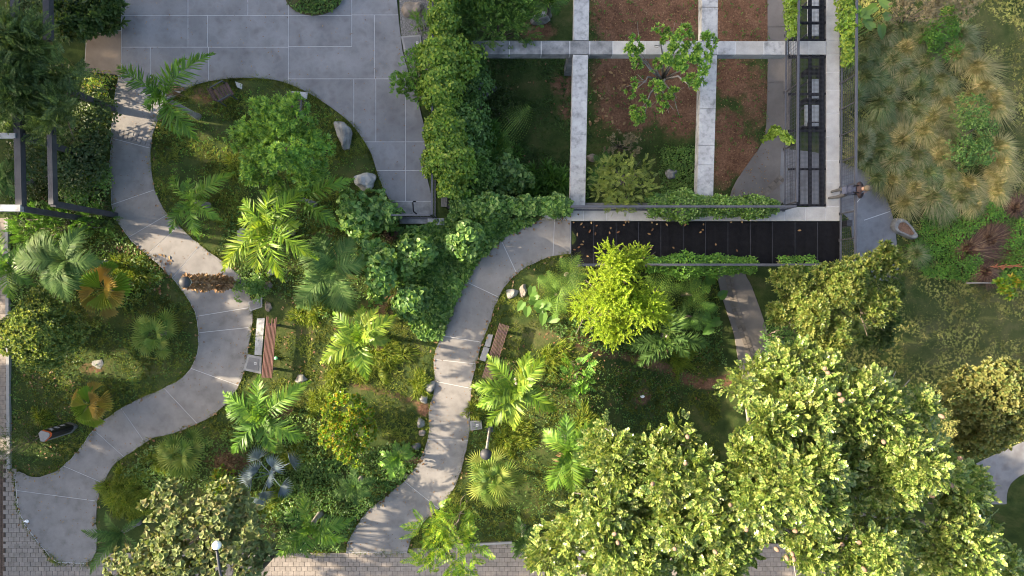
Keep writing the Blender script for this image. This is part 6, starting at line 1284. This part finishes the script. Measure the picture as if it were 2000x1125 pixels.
# ------------------------------------------------------------------ fallen leaves and litter
def litter(name, label, P, size, mat='fallen', zoff=.012):
    n = len(P); a = RS.uniform(0, 6.283, n); m = MB()
    leaves(m, np.stack([P[:, 0], P[:, 1], P[:, 2] + zoff + RS.uniform(0, .015, n)], 1), np.stack([np.cos(a), np.sin(a), RS.uniform(-.05, .2, n)], 1), np.tile([0, 0, 1.0], (n, 1)) + rdir(n) * .25, size * RS.uniform(.6, 1.25, n), size * .55, 'hex', fold=.12)
    return tag(obj(name, m.mesh(name), L[mat]), label, 'leaves', kind='stuff')
def at(pts, z): return np.array([tuple(W(p[0], p[1], z)) for p in pts])
gl = [(1122, 435), (1133, 440), (1150, 455), (1155, 438), (1141, 442), (1127, 462), (1138, 470), (1140, 478), (1125, 488), (1133, 482), (1162, 460), (1168, 440), (1190, 452), (1193, 443), (1204, 455), (1222, 437), (1228, 436), (1272, 452), (1285, 437), (1274, 437), (1330, 437), (1340, 436), (1374, 436), (1375, 450), (1365, 455), (1271, 458), (1274, 480), (1313, 482), (1440, 492), (1449, 436), (1557, 450), (1538, 503), (1561, 503), (1254, 500), (1273, 507), (1398, 480), (1300, 436), (1430, 433), (1221, 440), (1145, 500)]
litter('fallen_leaves', 'tan fallen leaves on the black grating', at(gl, .02), .115)
def edge_litter(poly, n, spread, z=0):
    P = np.array(poly); k = RS.randint(0, len(P) - 1, n); q = P[k] + (P[k + 1] - P[k]) * RS.uniform(0, 1, (n, 1)) + RS.normal(size=(n, 2)) * spread; w = at(q, z); w[:, 2] = z + .03; return w
litter('fallen_leaves', 'dry leaves along the middle path edges', np.vstack([edge_litter(B_L, 90, 5), edge_litter(B_R, 50, 5)]), .11)
litter('fallen_leaves', 'dry leaves along the left path edges', np.vstack([edge_litter(A_L, 70, 5), edge_litter(A_R, 70, 5)]), .10)
def scatter(poly, n, z, size, label, mat='fallen'):
    p = poly_points(poly, n, z); return litter('fallen_leaves', label, np.stack([p[:, 0], p[:, 1], g(p[:, 0], p[:, 1]) + .02], 1), size, mat)
scatter([(1150, -20), (1365, -20), (1365, 270), (1150, 270)], 900, LOW, .06, 'brown leaves scattered over the red soil')
scatter([(1150, 120), (1230, 120), (1230, 250), (1150, 250)], 45, LOW, .17, 'large dry leaves on the red soil beside the beam')
scatter([(1400, -20), (1500, -20), (1500, 380), (1400, 380)], 650, LOW, .055, 'small leaves on the soil beside the lower path')
scatter([(20, 720), (150, 720), (120, 930), (20, 920)], 90, 0, .10, 'pale dry leaves on the left bed')
scatter([(200, 470), (340, 500), (330, 580), (240, 560)], 70, 0, .13, 'dry leaves on the sunlit weeds of the left bed')
scatter([(1050, 640), (1420, 690), (1400, 800), (1000, 800)], 220, -1, .09, 'reddish dry leaves on the shaded slope')
scatter([(240, 20), (780, 20), (830, 400), (760, 400), (560, 150), (240, 130)], 45, .03, .06, 'few dry leaf bits on the plaza')
scatter([(540, 580), (680, 560), (660, 760), (560, 760)], 60, 0, .1, 'dry leaves on the clearing beside the long bench')
scatter([(1100, 405), (1640, 405), (1640, 432), (1100, 432)], 18, .02, .1, 'dry leaves on the concrete walkway')
scatter([(980, 640), (1050, 690), (1010, 740), (940, 740)], 40, 0, .1, 'dry leaves around the half-hidden bench')
scatter([(40, 300), (130, 280), (200, 300), (190, 420), (40, 420)], 260, .6, .1, 'dead leaves caught under the pergola', 'dead')
scatter([(900, 60), (1120, 60), (1120, 400), (920, 400)], 70, LOW, .1, 'scattered leaves on the dark sunken turf')
def specks(poly, n, z, label):
    p = poly_points(poly, n, z); a = RS.uniform(0, 6.28, n); m = MB()
    leaves(m, np.stack([p[:, 0], p[:, 1], np.full(n, z + .034)], 1), np.stack([np.cos(a), np.sin(a), np.zeros(n)], 1), np.tile([0, 0, 1.0], (n, 1)), RS.uniform(.02, .09, n), RS.uniform(.012, .03, n), 'diamond')
    tag(obj('leaf_bits', m.mesh('leaf_bits'), L['dead']), label, 'leaves', kind='stuff')
specks(A_L + A_R[::-1], 420, 0, 'small leaf bits on the left path'); specks(B_L + B_R[::-1], 320, 0, 'small leaf bits on the middle path'); specks([(240, 0), (770, 0), (830, 400), (770, 400), (560, 140), (240, 140)], 220, 0, 'small leaf bits on the plaza')
wp = plain('white_paper', (.8, .8, .8), .7, var=.03)
for lab, px, py, z in (('crumpled white paper on the lower left path', 52, 1018, .05), ('white scrap on the slope by the reddish leaves', 1255, 775, -1.3)):
    me = rock_mesh(int(px), 4, .4, 2); w = W(px, py, z); o = obj('paper_scrap', me, wp, None, (w.x, w.y, gz(w.x, w.y) + .05)); o.scale = (.09, .055, .03); tag(o, lab, 'litter')
cup = W(541, 699); o = obj('plastic_cup', smooth(MB().tube([(0, 0, 0), (0, 0, .09)], [.05, .065], 14).mesh('plastic_cup')), plain('green_plastic', (.16, .5, .25), .4), None, (cup.x, cup.y, .03)); tag(o, 'small green plastic cup beside the long bench', 'cup')
